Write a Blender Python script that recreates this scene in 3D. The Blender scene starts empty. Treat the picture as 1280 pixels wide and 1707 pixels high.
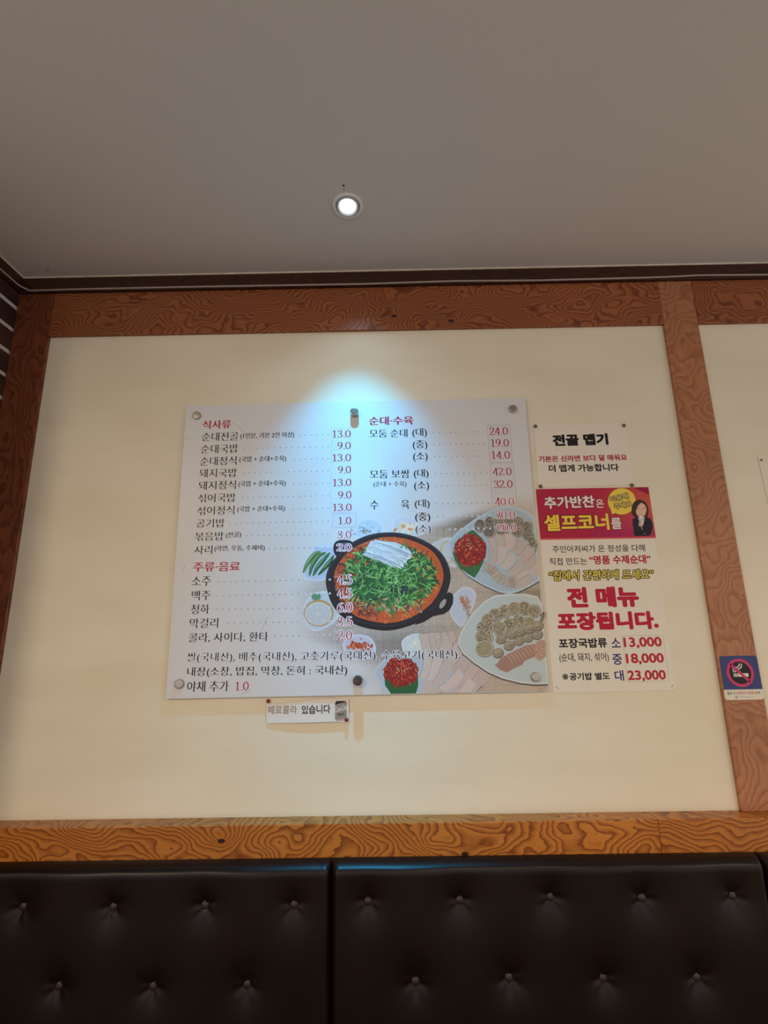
import bpy, bmesh, math, random
import numpy as np
from mathutils import Matrix, Vector

random.seed(7)
scene = bpy.context.scene
COL = scene.collection

# ---------------------------------------------------------------- camera
W, H = 1280, 1707
F_PX = 812.07
PITCH, ROLL, YAW = 0.2209, -0.01616, -0.00602
EYE = np.array([0.0, 0.0, 1.38])
_f = np.array([math.sin(YAW) * math.cos(PITCH), math.cos(YAW) * math.cos(PITCH), math.sin(PITCH)])
_r0 = np.array([math.cos(YAW), -math.sin(YAW), 0.0])
_u0 = np.cross(_r0, _f)
CR = math.cos(ROLL) * _r0 + math.sin(ROLL) * _u0
CU = -math.sin(ROLL) * _r0 + math.cos(ROLL) * _u0
cam_d = bpy.data.cameras.new('camera')
cam = bpy.data.objects.new('camera', cam_d)
COL.objects.link(cam)
M = Matrix.Identity(4)
for i in range(3):
    M[i][0], M[i][1], M[i][2], M[i][3] = CR[i], CU[i], -_f[i], EYE[i]
cam.matrix_world = M
cam_d.sensor_fit = 'HORIZONTAL'
cam_d.sensor_width = 36.0
cam_d.lens = F_PX / W * 36.0
cam_d.clip_start = 0.02
scene.camera = cam

scene.view_settings.view_transform = 'Standard'
scene.view_settings.look = 'None'
scene.view_settings.gamma = 1.0
scene.view_settings.use_curve_mapping = False
scene.view_settings.exposure = 0.0

# ---------------------------------------------------------------- world + room lights
world = bpy.data.worlds.new('world')
scene.world = world
world.use_nodes = True
_bg = world.node_tree.nodes['Background']
_bg.inputs[0].default_value = (1.0, 0.93, 0.88, 1)
_bg.inputs[1].default_value = 0.85


def lamp(name, kind, loc, energy, color, aim=None, **kw):
    d = bpy.data.lights.new(name, kind)
    d.energy = energy
    d.color = color
    for k, v in kw.items():
        setattr(d, k, v)
    o = bpy.data.objects.new(name, d)
    COL.objects.link(o)
    o.location = loc
    if aim is not None:
        o.rotation_euler = (Vector(aim) - Vector(loc)).to_track_quat('-Z', 'Y').to_euler()
    return o


D = 1.25                       # camera to the wall panels
WARM = (1.0, 0.80, 0.56)
# warm ceiling downlights of the dining room behind the camera
lamp('room_downlight', 'SPOT', (0.55, -0.55, 2.30), 22, WARM, (0.55, -0.15, 0), spot_size=2.5, spot_blend=0.75, shadow_soft_size=0.10)
lamp('room_downlight', 'SPOT', (-1.55, -0.80, 2.30), 62, WARM, (-0.9, 0.1, 0), spot_size=2.5, spot_blend=0.75, shadow_soft_size=0.12)
lamp('room_downlight', 'SPOT', (2.0, -0.4, 2.30), 38, WARM, (1.9, -0.2, 0), spot_size=2.5, spot_blend=0.75, shadow_soft_size=0.10)
lamp('room_downlight', 'SPOT', (0.1, -2.2, 2.30), 28, WARM, (0.1, -1.8, 0), spot_size=2.5, spot_blend=0.75, shadow_soft_size=0.10)
SPOT_ENERGY, SPOT_COL = 45, (0.03, 0.52, 1.0)
SPILL_ENERGY, SPILL_COL = 3, (0.55, 0.80, 1.0)


# ---------------------------------------------------------------- geometry helpers
def ray(px, py):
    return _f + CR * ((px - W / 2) / F_PX) - CU * ((py - H / 2) / F_PX)


def on_wall(px, py, d=0.0):
    """point of the plane standing d in front of the wall panels"""
    r = ray(px, py)
    return EYE + r * ((D - d) / r[1])


def on_z(px, py, z):
    r = ray(px, py)
    return EYE + r * ((z - EYE[2]) / r[2])


def lin(c):
    out = []
    for v in c[:3]:
        v = v / 255.0
        out.append(v / 12.92 if v <= 0.04045 else ((v + 0.055) / 1.055) ** 2.4)
    return (out[0], out[1], out[2], 1.0)


class MB:
    def __init__(self):
        self.v, self.f, self.c, self.m = [], [], [], []

    def add(self, verts, faces, col=None, mi=0):
        b = len(self.v)
        self.v.extend([tuple(map(float, p)) for p in verts])
        for q in faces:
            self.f.append(tuple(i + b for i in q))
            self.c.append(col)
            self.m.append(mi)
        return self

    def box(self, lo, hi, mi=0, col=None):
        x0, y0, z0 = lo
        x1, y1, z1 = hi
        vs = [(x0, y0, z0), (x1, y0, z0), (x1, y1, z0), (x0, y1, z0), (x0, y0, z1), (x1, y0, z1), (x1, y1, z1), (x0, y1, z1)]
        fs = [(3, 2, 1, 0), (4, 5, 6, 7), (0, 1, 5, 4), (1, 2, 6, 5), (2, 3, 7, 6), (3, 0, 4, 7)]
        return self.add(vs, fs, col, mi)

    def lathe(self, profile, origin, axis='-Y', n=32, mi=0, cap_end=True, tilt=None):
        """profile: list of (radius, height along axis)"""
        o = np.array(origin)
        if axis == '-Y':
            a, e1, e2 = np.array([0, -1, 0]), np.array([1, 0, 0]), np.array([0, 0, 1])
        else:
            a, e1, e2 = np.array([0, 0, -1]), np.array([1, 0, 0]), np.array([0, -1, 0])
        if tilt is not None:
            R = np.array(tilt.to_3x3())
            a, e1, e2 = R @ a, R @ e1, R @ e2
        vs, fs = [], []
        for r, h in profile:
            for k in range(n):
                t = 2 * math.pi * k / n
                vs.append(o + a * h + (e1 * math.cos(t) + e2 * math.sin(t)) * r)
        for i in range(len(profile) - 1):
            for k in range(n):
                k2 = (k + 1) % n
                fs.append((i * n + k, i * n + k2, (i + 1) * n + k2, (i + 1) * n + k))
        if cap_end:
            fs.append(tuple((len(profile) - 1) * n + k for k in range(n)))
        return self.add(vs, fs, None, mi)

    def tube(self, pts, r, n=8, mi=0):
        pts = [Vector(p) for p in pts]
        vs, fs = [], []
        for i, p in enumerate(pts):
            t = (pts[min(i + 1, len(pts) - 1)] - pts[max(i - 1, 0)]).normalized()
            up = Vector((0, 0, 1)) if abs(t.z) < 0.9 else Vector((0, 1, 0))
            a = t.cross(up).normalized()
            b = a.cross(t)
            for k in range(n):
                ang = 2 * math.pi * k / n
                vs.append(p + a * (r * math.cos(ang)) + b * (r * math.sin(ang)))
        for i in range(len(pts) - 1):
            for k in range(n):
                k2 = (k + 1) % n
                fs.append((i * n + k, i * n + k2, (i + 1) * n + k2, (i + 1) * n + k))
        fs.append(tuple(range(n)))
        fs.append(tuple((len(pts) - 1) * n + k for k in range(n)))
        return self.add(vs, fs, None, mi)

    def build(self, name, mats, parent=None, origin=None, smooth=False, bevel=0.0, fix=True):
        me = bpy.data.meshes.new(name)
        root = Vector((0, 0, 0))
        p = parent
        while p is not None:
            root += p.location
            p = p.parent
        o0 = Vector(origin) if origin is not None else root.copy()
        me.from_pydata([(v[0] - o0[0], v[1] - o0[1], v[2] - o0[2]) for v in self.v], [], self.f)
        for m in (mats if isinstance(mats, (list, tuple)) else [mats]):
            me.materials.append(m)
        me.polygons.foreach_set('material_index', self.m)
        if any(c is not None for c in self.c):
            at = me.attributes.new('Col', 'FLOAT_COLOR', 'FACE')
            flat = []
            for c in self.c:
                flat.extend(c if c is not None else (1, 1, 1, 1))
            at.data.foreach_set('color', flat)
        if smooth:
            me.polygons.foreach_set('use_smooth', [True] * len(me.polygons))
        if fix:
            bm = bmesh.new()
            bm.from_mesh(me)
            bmesh.ops.recalc_face_normals(bm, faces=bm.faces)
            if bevel > 0:
                bmesh.ops.bevel(bm, geom=[e for e in bm.edges], offset=bevel, segments=2, affect='EDGES', profile=0.5)
            bm.to_mesh(me)
            bm.free()
        me.update()
        o = bpy.data.objects.new(name, me)
        COL.objects.link(o)
        o.location = o0 - root
        if parent is not None:
            o.parent = parent
        return o


def tag(o, label, cat, group=None):
    o['label'] = label
    o['category'] = cat
    if group:
        o['group'] = group
    return o


def thing(name, loc, label, cat, group=None):
    o = bpy.data.objects.new(name, None)
    o.empty_display_size = 0.05
    COL.objects.link(o)
    o.location = Vector(tuple(map(float, loc)))
    return tag(o, label, cat, group)


def struct(o):
    o['kind'] = 'structure'
    return o


# ---------------------------------------------------------------- materials
def mat(name, color=(200, 200, 200), rough=0.5, metal=0.0, spec=0.5):
    m = bpy.data.materials.new(name)
    m.use_nodes = True
    b = m.node_tree.nodes['Principled BSDF']
    b.inputs['Base Color'].default_value = lin(color)
    b.inputs['Roughness'].default_value = rough
    b.inputs['Metallic'].default_value = metal
    b.inputs['Specular IOR Level'].default_value = spec
    return m


def nd(m, t, **kw):
    n = m.node_tree.nodes.new(t)
    for k, v in kw.items():
        if k in n.inputs.keys() if isinstance(k, str) else False:
            n.inputs[k].default_value = v
        else:
            setattr(n, k, v)
    return n


def lk(m, a, b):
    m.node_tree.links.new(a, b)


def math_node(m, op, a, b=None):
    n = m.node_tree.nodes.new('ShaderNodeMath')
    n.operation = op
    for i, v in enumerate((a, b)):
        if v is None:
            continue
        if hasattr(v, 'default_value') or hasattr(v, 'is_linked'):
            lk(m, v, n.inputs[i])
        else:
            n.inputs[i].default_value = v
    return n.outputs[0]


def bumpy(m, scale, strength, dist=0.001, stretch=(1, 1, 1), detail=4):
    tc = nd(m, 'ShaderNodeTexCoord')
    mp = nd(m, 'ShaderNodeMapping')
    mp.inputs['Scale'].default_value = stretch
    no = nd(m, 'ShaderNodeTexNoise')
    no.inputs['Scale'].default_value = scale
    no.inputs['Detail'].default_value = detail
    bp = nd(m, 'ShaderNodeBump')
    bp.inputs['Strength'].default_value = strength
    bp.inputs['Distance'].default_value = dist
    lk(m, tc.outputs['Object'], mp.inputs[0])
    lk(m, mp.outputs[0], no.inputs['Vector'])
    lk(m, no.outputs['Fac'], bp.inputs['Height'])
    lk(m, bp.outputs[0], m.node_tree.nodes['Principled BSDF'].inputs['Normal'])
    return no


def mottled(m, c1, c2, scale, stretch=(1, 1, 1), detail=5, lo=0.3, hi=0.7):
    tc = nd(m, 'ShaderNodeTexCoord')
    mp = nd(m, 'ShaderNodeMapping')
    mp.inputs['Scale'].default_value = stretch
    no = nd(m, 'ShaderNodeTexNoise')
    no.inputs['Scale'].default_value = scale
    no.inputs['Detail'].default_value = detail
    cr = nd(m, 'ShaderNodeValToRGB')
    cr.color_ramp.elements[0].position = lo
    cr.color_ramp.elements[1].position = hi
    cr.color_ramp.elements[0].color = lin(c1)
    cr.color_ramp.elements[1].color = lin(c2)
    lk(m, tc.outputs['Object'], mp.inputs[0])
    lk(m, mp.outputs[0], no.inputs['Vector'])
    lk(m, no.outputs['Fac'], cr.inputs[0])
    lk(m, cr.outputs[0], m.node_tree.nodes['Principled BSDF'].inputs['Base Color'])
    return cr


def wood(name, light, dark, along='x', seed=0.0, k=16.0, lean=26.0, rough=0.33, knots=(), knot_amp=0.9, stretch=2.0):
    """rotary-cut plywood: contour lines of a smooth noise field, knots pull the contours into rings"""
    m = mat(name, light, rough, spec=0.45)
    tc = nd(m, 'ShaderNodeTexCoord')
    mp = nd(m, 'ShaderNodeMapping')
    s = (1.0, 1.0, stretch) if along == 'x' else (stretch, 1.0, 1.0)
    mp.inputs['Scale'].default_value = s
    mp.inputs['Location'].default_value = (seed, seed * 0.37, seed * 1.7)
    lk(m, tc.outputs['Object'], mp.inputs[0])
    n1 = nd(m, 'ShaderNodeTexNoise')
    n1.inputs['Scale'].default_value = 4.6
    n1.inputs['Detail'].default_value = 2.2
    n1.inputs['Roughness'].default_value = 0.42
    lk(m, mp.outputs[0], n1.inputs['Vector'])
    n2 = nd(m, 'ShaderNodeTexNoise')
    n2.inputs['Scale'].default_value = 30.0
    n2.inputs['Detail'].default_value = 2.0
    lk(m, mp.outputs[0], n2.inputs['Vector'])
    sep = nd(m, 'ShaderNodeSeparateXYZ')
    lk(m, tc.outputs['Object'], sep.inputs[0])
    cross = sep.outputs['Z'] if along == 'x' else sep.outputs['X']
    fld = math_node(m, 'MULTIPLY', n1.outputs['Fac'], k)
    fld = math_node(m, 'ADD', fld, math_node(m, 'MULTIPLY', cross, lean))
    fld = math_node(m, 'ADD', fld, math_node(m, 'MULTIPLY', n2.outputs['Fac'], 1.3))
    mask_dark = None
    for (kx, ky, kz, kr) in knots:
        vd = nd(m, 'ShaderNodeVectorMath', operation='SUBTRACT')
        lk(m, tc.outputs['Object'], vd.inputs[0])
        vd.inputs[1].default_value = (kx, ky, kz)
        vs = nd(m, 'ShaderNodeVectorMath', operation='MULTIPLY')
        lk(m, vd.outputs[0], vs.inputs[0])
        vs.inputs[1].default_value = (0.55, 0, 1) if along == 'x' else (1, 0, 0.55)
        vl = nd(m, 'ShaderNodeVectorMath', operation='LENGTH')
        lk(m, vs.outputs[0], vl.inputs[0])
        e = math_node(m, 'DIVIDE', vl.outputs['Value'], kr)
        e = math_node(m, 'EXPONENT', math_node(m, 'MULTIPLY', e, -1.0))
        fld = math_node(m, 'ADD', fld, math_node(m, 'MULTIPLY', e, 5.0))
        c = math_node(m, 'LESS_THAN', vl.outputs['Value'], 0.0045)
        mask_dark = c if mask_dark is None else math_node(m, 'MAXIMUM', mask_dark, c)
    fr = math_node(m, 'FRACT', fld)
    cr = nd(m, 'ShaderNodeValToRGB')
    els = cr.color_ramp.elements
    els[0].position = 0.0
    els[0].color = lin(light)
    els[1].position = 1.0
    els[1].color = lin(light)
    mid = tuple(0.55 * a + 0.45 * b for a, b in zip(light, dark))
    for p, c in ((0.30, light), (0.66, mid), (0.88, dark), (0.94, dark)):
        e = els.new(p)
        e.color = lin(c)
    lk(m, fr, cr.inputs[0])
    # fine fibres
    mp2 = nd(m, 'ShaderNodeMapping')
    mp2.inputs['Scale'].default_value = (6, 60, 260) if along == 'x' else (260, 60, 6)
    lk(m, tc.outputs['Object'], mp2.inputs[0])
    n3 = nd(m, 'ShaderNodeTexNoise')
    n3.inputs['Scale'].default_value = 1.5
    lk(m, mp2.outputs[0], n3.inputs['Vector'])
    n4 = nd(m, 'ShaderNodeTexNoise')
    n4.inputs['Scale'].default_value = 2.3
    lk(m, tc.outputs['Object'], n4.inputs['Vector'])
    mx = nd(m, 'ShaderNodeMix', data_type='RGBA')
    mx.blend_type = 'MULTIPLY'
    mx.inputs[0].default_value = 0.55
    lk(m, cr.outputs[0], mx.inputs[6])
    val = math_node(m, 'ADD', math_node(m, 'MULTIPLY', n3.outputs['Fac'], 0.7), math_node(m, 'MULTIPLY', n4.outputs['Fac'], 0.9))
    lk(m, val, mx.inputs[7])
    out = mx.outputs[2]
    if mask_dark is not None:
        m2 = nd(m, 'ShaderNodeMix', data_type='RGBA')
        lk(m, mask_dark, m2.inputs[0])
        lk(m, out, m2.inputs[6])
        m2.inputs[7].default_value = lin((50, 20, 10))
        out = m2.outputs[2]
    b = m.node_tree.nodes['Principled BSDF']
    lk(m, out, b.inputs['Base Color'])
    bp = nd(m, 'ShaderNodeBump')
    bp.inputs['Strength'].default_value = 0.25
    bp.inputs['Distance'].default_value = 0.0008
    lk(m, math_node(m, 'ADD', fr, n3.outputs['Fac']), bp.inputs['Height'])
    lk(m, bp.outputs[0], b.inputs['Normal'])
    return m


def printed(name, rough, spec=0.4):
    m = mat(name, rough=rough, spec=spec)
    a = nd(m, 'ShaderNodeAttribute')
    a.attribute_name = 'Col'
    lk(m, a.outputs['Color'], m.node_tree.nodes['Principled BSDF'].inputs['Base Color'])
    return m


M_CEIL = mat('ceiling_paper', (204, 200, 196), 0.85, spec=0.2)
bumpy(M_CEIL, 700, 0.10, 0.0006)
M_WALL = mat('wallpaper', (232, 222, 198), 0.75, spec=0.25)
mottled(M_WALL, (226, 215, 190), (234, 225, 203), 3.0, (1, 1, 3))
bumpy(M_WALL, 420, 0.16, 0.0006, (1, 1, 2.2))
M_FLOOR = mat('floor_tile', (120, 95, 75), 0.5)
mottled(M_FLOOR, (110, 85, 66), (135, 108, 86), 6)
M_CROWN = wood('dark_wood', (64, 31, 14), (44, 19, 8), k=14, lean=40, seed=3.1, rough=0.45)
M_LEATHER = mat('brown_leather', (22, 12, 8), 0.36, spec=0.28)
mottled(M_LEATHER, (18, 9, 5), (27, 16, 10), 9)
bumpy(M_LEATHER, 520, 0.20, 0.0008)
M_BUTTON = mat('leather_button', (48, 33, 24), 0.42)
bumpy(M_BUTTON, 900, 0.2, 0.0005)
M_STEEL = mat('brushed_steel', (176, 170, 160), 0.30, metal=1.0)
bumpy(M_STEEL, 300, 0.1, 0.0004)
M_STEEL_OLD = mat('tarnished_steel', (74, 66, 60), 0.5, metal=0.8)
mottled(M_STEEL_OLD, (60, 52, 46), (110, 100, 92), 260)
M_PRINT = printed('printed_board', 0.42)
M_PAPER = printed('printed_paper', 0.6, 0.3)
M_BOARDEDGE = mat('board_edge', (120, 116, 112), 0.5)
M_CABLE = mat('grey_cable', (165, 150, 140), 0.5)
bumpy(M_CABLE, 60, 0.1)
M_SEAL = mat('sealant', (225, 212, 190), 0.6)
mottled(M_SEAL, (205, 190, 168), (232, 220, 200), 30)
M_BRICK = mat('dark_brick', (66, 42, 36), 0.85, spec=0.2)
mottled(M_BRICK, (44, 30, 30), (88, 55, 44), 9)
bumpy(M_BRICK, 90, 0.6, 0.003)
M_MORTAR = mat('white_mortar', (214, 204, 196), 0.9, spec=0.2)
bumpy(M_MORTAR, 120, 0.6, 0.003)
M_PIN_GREY = mat('grey_pin', (112, 100, 90), 0.4, metal=0.6)
M_PIN_RED = mat('red_pin', (140, 26, 32), 0.3)
M_WHITE = mat('white_enamel', (222, 222, 222), 0.4)
M_DARKGAP = mat('dark_gap', (20, 18, 18), 0.9)
M_LENS = bpy.data.materials.new('lamp_lens')
M_LENS.use_nodes = True
_e = M_LENS.node_tree.nodes['Principled BSDF']
_e.inputs['Base Color'].default_value = (0.9, 0.95, 1, 1)
_e.inputs['Emission Color'].default_value = (0.72, 0.88, 1.0, 1)
_e.inputs['Emission Strength'].default_value = 9.0

# ---------------------------------------------------------------- key levels
CROWN_D = 0.020
BEAM_D = 0.010
CEIL_Z = float(on_wall(600, 451.6, CROWN_D)[2])
CROWN_Z0 = float(on_wall(600, 475.5, CROWN_D)[2])
BEAM_Z0 = float(on_wall(592, 550, BEAM_D)[2])
LEDGE_Z = float(on_wall(618, 1359, 0)[2])
_r = ray(640, 1372.0)
LEDGE_D = D - float((_r * ((LEDGE_Z - EYE[2]) / _r[2]))[1])
LEFT_X = float(on_wall(16, 590, BEAM_D)[0])
CUSH_D = LEDGE_D + 0.036
CUSH_TOP = float(on_wall(640, 1429.5, LEDGE_D + 0.004)[2])
POST_L_X1 = float(on_wall(40, 830, BEAM_D)[0])
POST_R_X0 = float(on_wall(1158, 860, BEAM_D)[0])
POST_R_X1 = float(on_wall(1221, 864, BEAM_D)[0])
RIGHT_X = 2.4
BACK_Y = -3.0
print('LEVELS ceil %.3f crown %.3f beam %.3f ledge %.3f depth %.3f left %.3f cush top %.3f post %.3f %.3f' % (
    CEIL_Z, CROWN_Z0, BEAM_Z0, LEDGE_Z, LEDGE_D, LEFT_X, CUSH_TOP, POST_R_X0, POST_R_X1))

# ---------------------------------------------------------------- setting
mb = MB()
mb.box((LEFT_X - 0.12, D, 0), (RIGHT_X, D + 0.1, CEIL_Z + 0.1))
struct(mb.build('wall_back', M_WALL))
mb = MB()
mb.box((-3.2, BACK_Y, -0.08), (RIGHT_X, D + 0.1, 0.0))
struct(mb.build('floor', M_FLOOR))

# the ceiling with the round cut-out of the downlight
DL = on_z(579.5, 343.5, CEIL_Z)
DL_R = abs(on_z(605.3, 345, CEIL_Z)[0] - on_z(553.7, 345, CEIL_Z)[0]) / 2
HOLE_R = DL_R * 0.80
mb = MB()
n = 48
x0, x1, y0, y1 = -3.2, RIGHT_X, BACK_Y, D + 0.1
vs, fs = [], []
for k in range(n):
    t = 2 * math.pi * k / n
    c, s = math.cos(t), math.sin(t)
    vs.append((DL[0] + HOLE_R * c, DL[1] + HOLE_R * s, CEIL_Z))
for k in range(n):
    t = 2 * math.pi * k / n
    c, s = math.cos(t), math.sin(t)
    q = min(((x1 - DL[0]) / c if c > 1e-9 else (x0 - DL[0]) / c if c < -1e-9 else 1e9),
            ((y1 - DL[1]) / s if s > 1e-9 else (y0 - DL[1]) / s if s < -1e-9 else 1e9))
    vs.append((DL[0] + q * c, DL[1] + q * s, CEIL_Z))
corners = {}
for cx, cy in ((x1, y1), (x0, y1), (x0, y0), (x1, y0)):
    a = math.atan2(cy - DL[1], cx - DL[0]) % (2 * math.pi)
    corners[int(a / (2 * math.pi / n))] = (cx, cy)
for k in range(n):
    k2 = (k + 1) % n
    if k in corners:
        vs.append((corners[k][0], corners[k][1], CEIL_Z))
        fs.append((k, n + k, len(vs) - 1, n + k2, k2))
    else:
        fs.append((k, n + k, n + k2, k2))
mb.add(vs, fs)
top = [(x0, y0, CEIL_Z + 0.1), (x1, y0, CEIL_Z + 0.1), (x1, y1, CEIL_Z + 0.1), (x0, y1, CEIL_Z + 0.1)]
mb.add(top, [(0, 1, 2, 3)])
for px, py, r in ((572.5, 309.5, 0.0026), (80, 447.5, 0.0022), (79, 451, 0.0016), (573, 316, 0.0012)):
    c = on_z(px, py, CEIL_Z - 0.0002)
    mb.add([c + np.array([math.cos(a) * r, math.sin(a) * r * 1.4, 0]) for a in np.linspace(0, 6.283, 9)[:-1]], [tuple(range(8))], mi=1)
struct(mb.build('ceiling', [M_CEIL, mat('fly_speck', (70, 60, 55), 0.9)], fix=False))

# brick wall on the left: mortar bed and bricks that stand proud of it
LW_Y0 = 0.75
courses = [float(on_wall(x, y, BEAM_D)[2]) for x, y in ((21, 515), (17, 552.5), (12, 589.5), (7, 625))]
pitch = (courses[0] - courses[3]) / 3
mb = MB()
mb.box((LEFT_X - 0.12, LW_Y0, 0), (LEFT_X - 0.004, D, CEIL_Z), mi=1)
rng = random.Random(3)
zt = courses[0] + pitch * math.ceil((CEIL_Z - courses[0]) / pitch)
row = 0
while zt > 0.02:
    za, zb = max(zt - pitch + 0.0072, 0.0), min(zt - 0.0072, CEIL_Z)
    y = D - 0.001 + (0.0 if row % 2 else 0.095)
    while y > LW_Y0:
        ya, yb = max(y - 0.19, LW_Y0 - 0.002), min(y, D - 0.001)
        if yb - ya > 0.01 and zb - za > 0.005:
            j = rng.uniform(-0.001, 0.0015)
            mb.box((LEFT_X - 0.02, ya, za + rng.uniform(-.001, .001)), (LEFT_X + j, yb, zb + rng.uniform(-.001, .001)))
        y -= 0.20
    zt -= pitch
    row += 1
struct(mb.build('wall_left', [M_BRICK, M_MORTAR], fix=False))


def wood_box(name, lo, hi, m, bevel=0.0012):
    mb = MB()
    mb.box(lo, hi)
    c = [(a + b) / 2 for a, b in zip(lo, hi)]
    return struct(mb.build(name, m, origin=c, bevel=bevel))


# dark cornice under the ceiling, on the back wall and turning onto the brick wall
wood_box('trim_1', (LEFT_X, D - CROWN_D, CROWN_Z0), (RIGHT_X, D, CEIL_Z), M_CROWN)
lc = D - CROWN_D
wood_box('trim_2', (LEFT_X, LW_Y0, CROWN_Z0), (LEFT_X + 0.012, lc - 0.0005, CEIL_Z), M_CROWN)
# beams
xa, xb = POST_L_X1, POST_R_X0
c0 = np.array([(xa + xb) / 2, D - BEAM_D / 2, (BEAM_Z0 + CROWN_Z0) / 2])


def knot(px, py, d, c, r):
    p = on_wall(px, py, d) - c
    return (float(p[0]), float(p[1]), float(p[2]), r)


RED_L, RED_D = (160, 94, 54), (112, 56, 28)
M_BEAM = wood('beam_wood', RED_L, RED_D, k=34, lean=60, seed=1.3, rough=0.40, stretch=1.5,
              knots=[knot(657, 527, BEAM_D, c0, 0.03), knot(752, 535, BEAM_D, c0, 0.02)])
M_BEAM_R = wood('beam_wood_right', RED_L, RED_D, k=34, lean=30, seed=8.7, rough=0.32, stretch=1.4)
wood_box('trim_3', (xa + 0.0004, D - BEAM_D, BEAM_Z0), (xb - 0.0004, D, CROWN_Z0), M_BEAM)
wood_box('trim_4', (POST_R_X1 + 0.0004, D - BEAM_D, BEAM_Z0), (RIGHT_X, D, CROWN_Z0), M_BEAM_R)
M_POST_L = wood('post_wood_left', (132, 74, 44), (100, 50, 30), along='z', k=12, lean=40, seed=4.4, rough=0.36)
M_POST_R = wood('post_wood_right', (182, 122, 82), (158, 98, 62), along='z', k=28, lean=12, seed=6.2, rough=0.42, stretch=1.3)
wood_box('trim_5', (LEFT_X, D - BEAM_D, LEDGE_Z), (POST_L_X1, D, CROWN_Z0), M_POST_L)
wood_box('trim_6', (POST_R_X0, D - BEAM_D, LEDGE_Z), (POST_R_X1, D, CROWN_Z0), M_POST_R)
# ledge over the bench backs, two boards butted together
jx = float(on_wall(1100, 1395, LEDGE_D)[0])
lz0 = LEDGE_Z - 0.22
c1 = np.array([(LEFT_X + jx) / 2, D - LEDGE_D / 2, (lz0 + LEDGE_Z) / 2])
GOLD_L, GOLD_D = (194, 120, 46), (132, 68, 18)
M_LEDGE = wood('ledge_wood', GOLD_L, GOLD_D, k=32, lean=34, seed=2.2, rough=0.30, stretch=1.7,
               knots=[knot(369, 1402, LEDGE_D, c1, 0.035), knot(775, 1424, LEDGE_D, c1, 0.03)])
M_LEDGE_R = wood('ledge_wood_right', GOLD_L, GOLD_D, k=18, lean=80, seed=9.5, rough=0.30, stretch=1.6)
wood_box('trim_7', (LEFT_X, D - LEDGE_D, lz0), (jx - 0.0003, D, LEDGE_Z), M_LEDGE, 0.002)
wood_box('trim_8', (jx + 0.0003, D - LEDGE_D, lz0), (RIGHT_X, D, LEDGE_Z), M_LEDGE_R, 0.002)
# pale sealant bead between cornice and ceiling
mb = MB()
mb.box((LEFT_X + 0.012, D - CROWN_D - 0.003, CEIL_Z - 0.0035), (RIGHT_X, D - CROWN_D, CEIL_Z))
mb.box((LEFT_X + 0.012, LW_Y0, CEIL_Z - 0.0035), (LEFT_X + 0.015, D - CROWN_D - 0.003, CEIL_Z))
struct(mb.build('trim_9', M_SEAL))

# ---------------------------------------------------------------- downlight
t = thing('ceiling_downlight', (DL[0], DL[1], CEIL_Z), 'small round recessed ceiling spotlight glowing bluish white', 'ceiling light')
mb = MB()
mb.lathe([(HOLE_R - 0.001, -0.03), (HOLE_R - 0.001, 0.001), (HOLE_R, 0.0025), (DL_R - 0.002, 0.003), (DL_R, 0.0015), (DL_R, 0.0)], DL, '-Z', 48, cap_end=False)
mb.build('trim_ring', M_WHITE, t, smooth=True)
tilt = Matrix.Rotation(math.radians(-7), 4, 'X')
IR = DL_R * 0.665
mb = MB()
mb.lathe([(IR + 0.0012, -0.026), (IR + 0.0012, 0.002), (IR, 0.0045), (IR - 0.003, 0.0045), (IR - 0.006, -0.012)], DL, '-Z', 40, cap_end=False, tilt=tilt)
mb.build('gimbal_ring', M_WHITE, t, smooth=True)
mb = MB()
mb.lathe([(IR - 0.0055, -0.010), (IR - 0.010, -0.0085), (0.004, -0.008)], DL, '-Z', 40, tilt=tilt)
mb.build('lens', M_LENS, t, smooth=True)
mb = MB()
mb.lathe([(HOLE_R - 0.001, -0.030), (0.001, -0.031)], DL, '-Z', 40)
mb.build('housing', M_DARKGAP, t)
for nm, half, en in (('spot_lamp', 29.5, SPOT_ENERGY), ('spot_beam', 14, SPOT_ENERGY * 0.7)):
    sp = lamp(nm, 'SPOT', (DL[0], DL[1], CEIL_Z - 0.012), en, SPOT_COL, (DL[0] + 0.006, D, CEIL_Z - 1.12),
              spot_size=math.radians(2 * half), spot_blend=1.0, shadow_soft_size=0.012)
    sp.parent = t
    sp.location = (0, 0, -0.012)
sp = lamp('spot_spill', 'SPOT', (DL[0], DL[1], CEIL_Z - 0.012), SPILL_ENERGY, SPILL_COL, (DL[0], DL[1] + 0.1, 0.5),
          spot_size=math.radians(120), spot_blend=1.0, shadow_soft_size=0.012)
sp.parent = t
sp.location = (0, 0, -0.012)

# ---------------------------------------------------------------- cable along the cornice
pts = [on_wall(37, 482.5, CROWN_D + 0.0028)]
for px, py in ((50, 484.6), (130, 482.2), (300, 478.6), (450, 476), (600, 473.6), (665, 471.4), (755, 468.6), (900, 467.4), (1080, 462.8), (1131, 460.8), (1163, 459), (1280, 458), (1420, 455.5)):
    pts.append(on_wall(px, py, CROWN_D + 0.0028))
# round the corner onto the brick side
zc = float(pts[0][2])
side = []
for q, dz in ((0.46, 0.001), (0.29, 0.002), (0.12, 0.001), (0.05, 0.003), (0.018, 0.003)):
    side.append((LEFT_X + 0.0152, D - CROWN_D - q, zc + dz))
pts[0] = np.array([LEFT_X + 0.026, D - CROWN_D - 0.0045, zc + 0.0008])
mb = MB()
mb.tube(side + [tuple(p) for p in pts], 0.0026, 8)
tag(mb.build('cable', M_CABLE, origin=tuple(map(float, pts[3])), smooth=True), 'thin grey cable running along the dark cornice under the ceiling', 'cable')

# ---------------------------------------------------------------- bench backs
R_EDGE = 0.011


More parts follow.
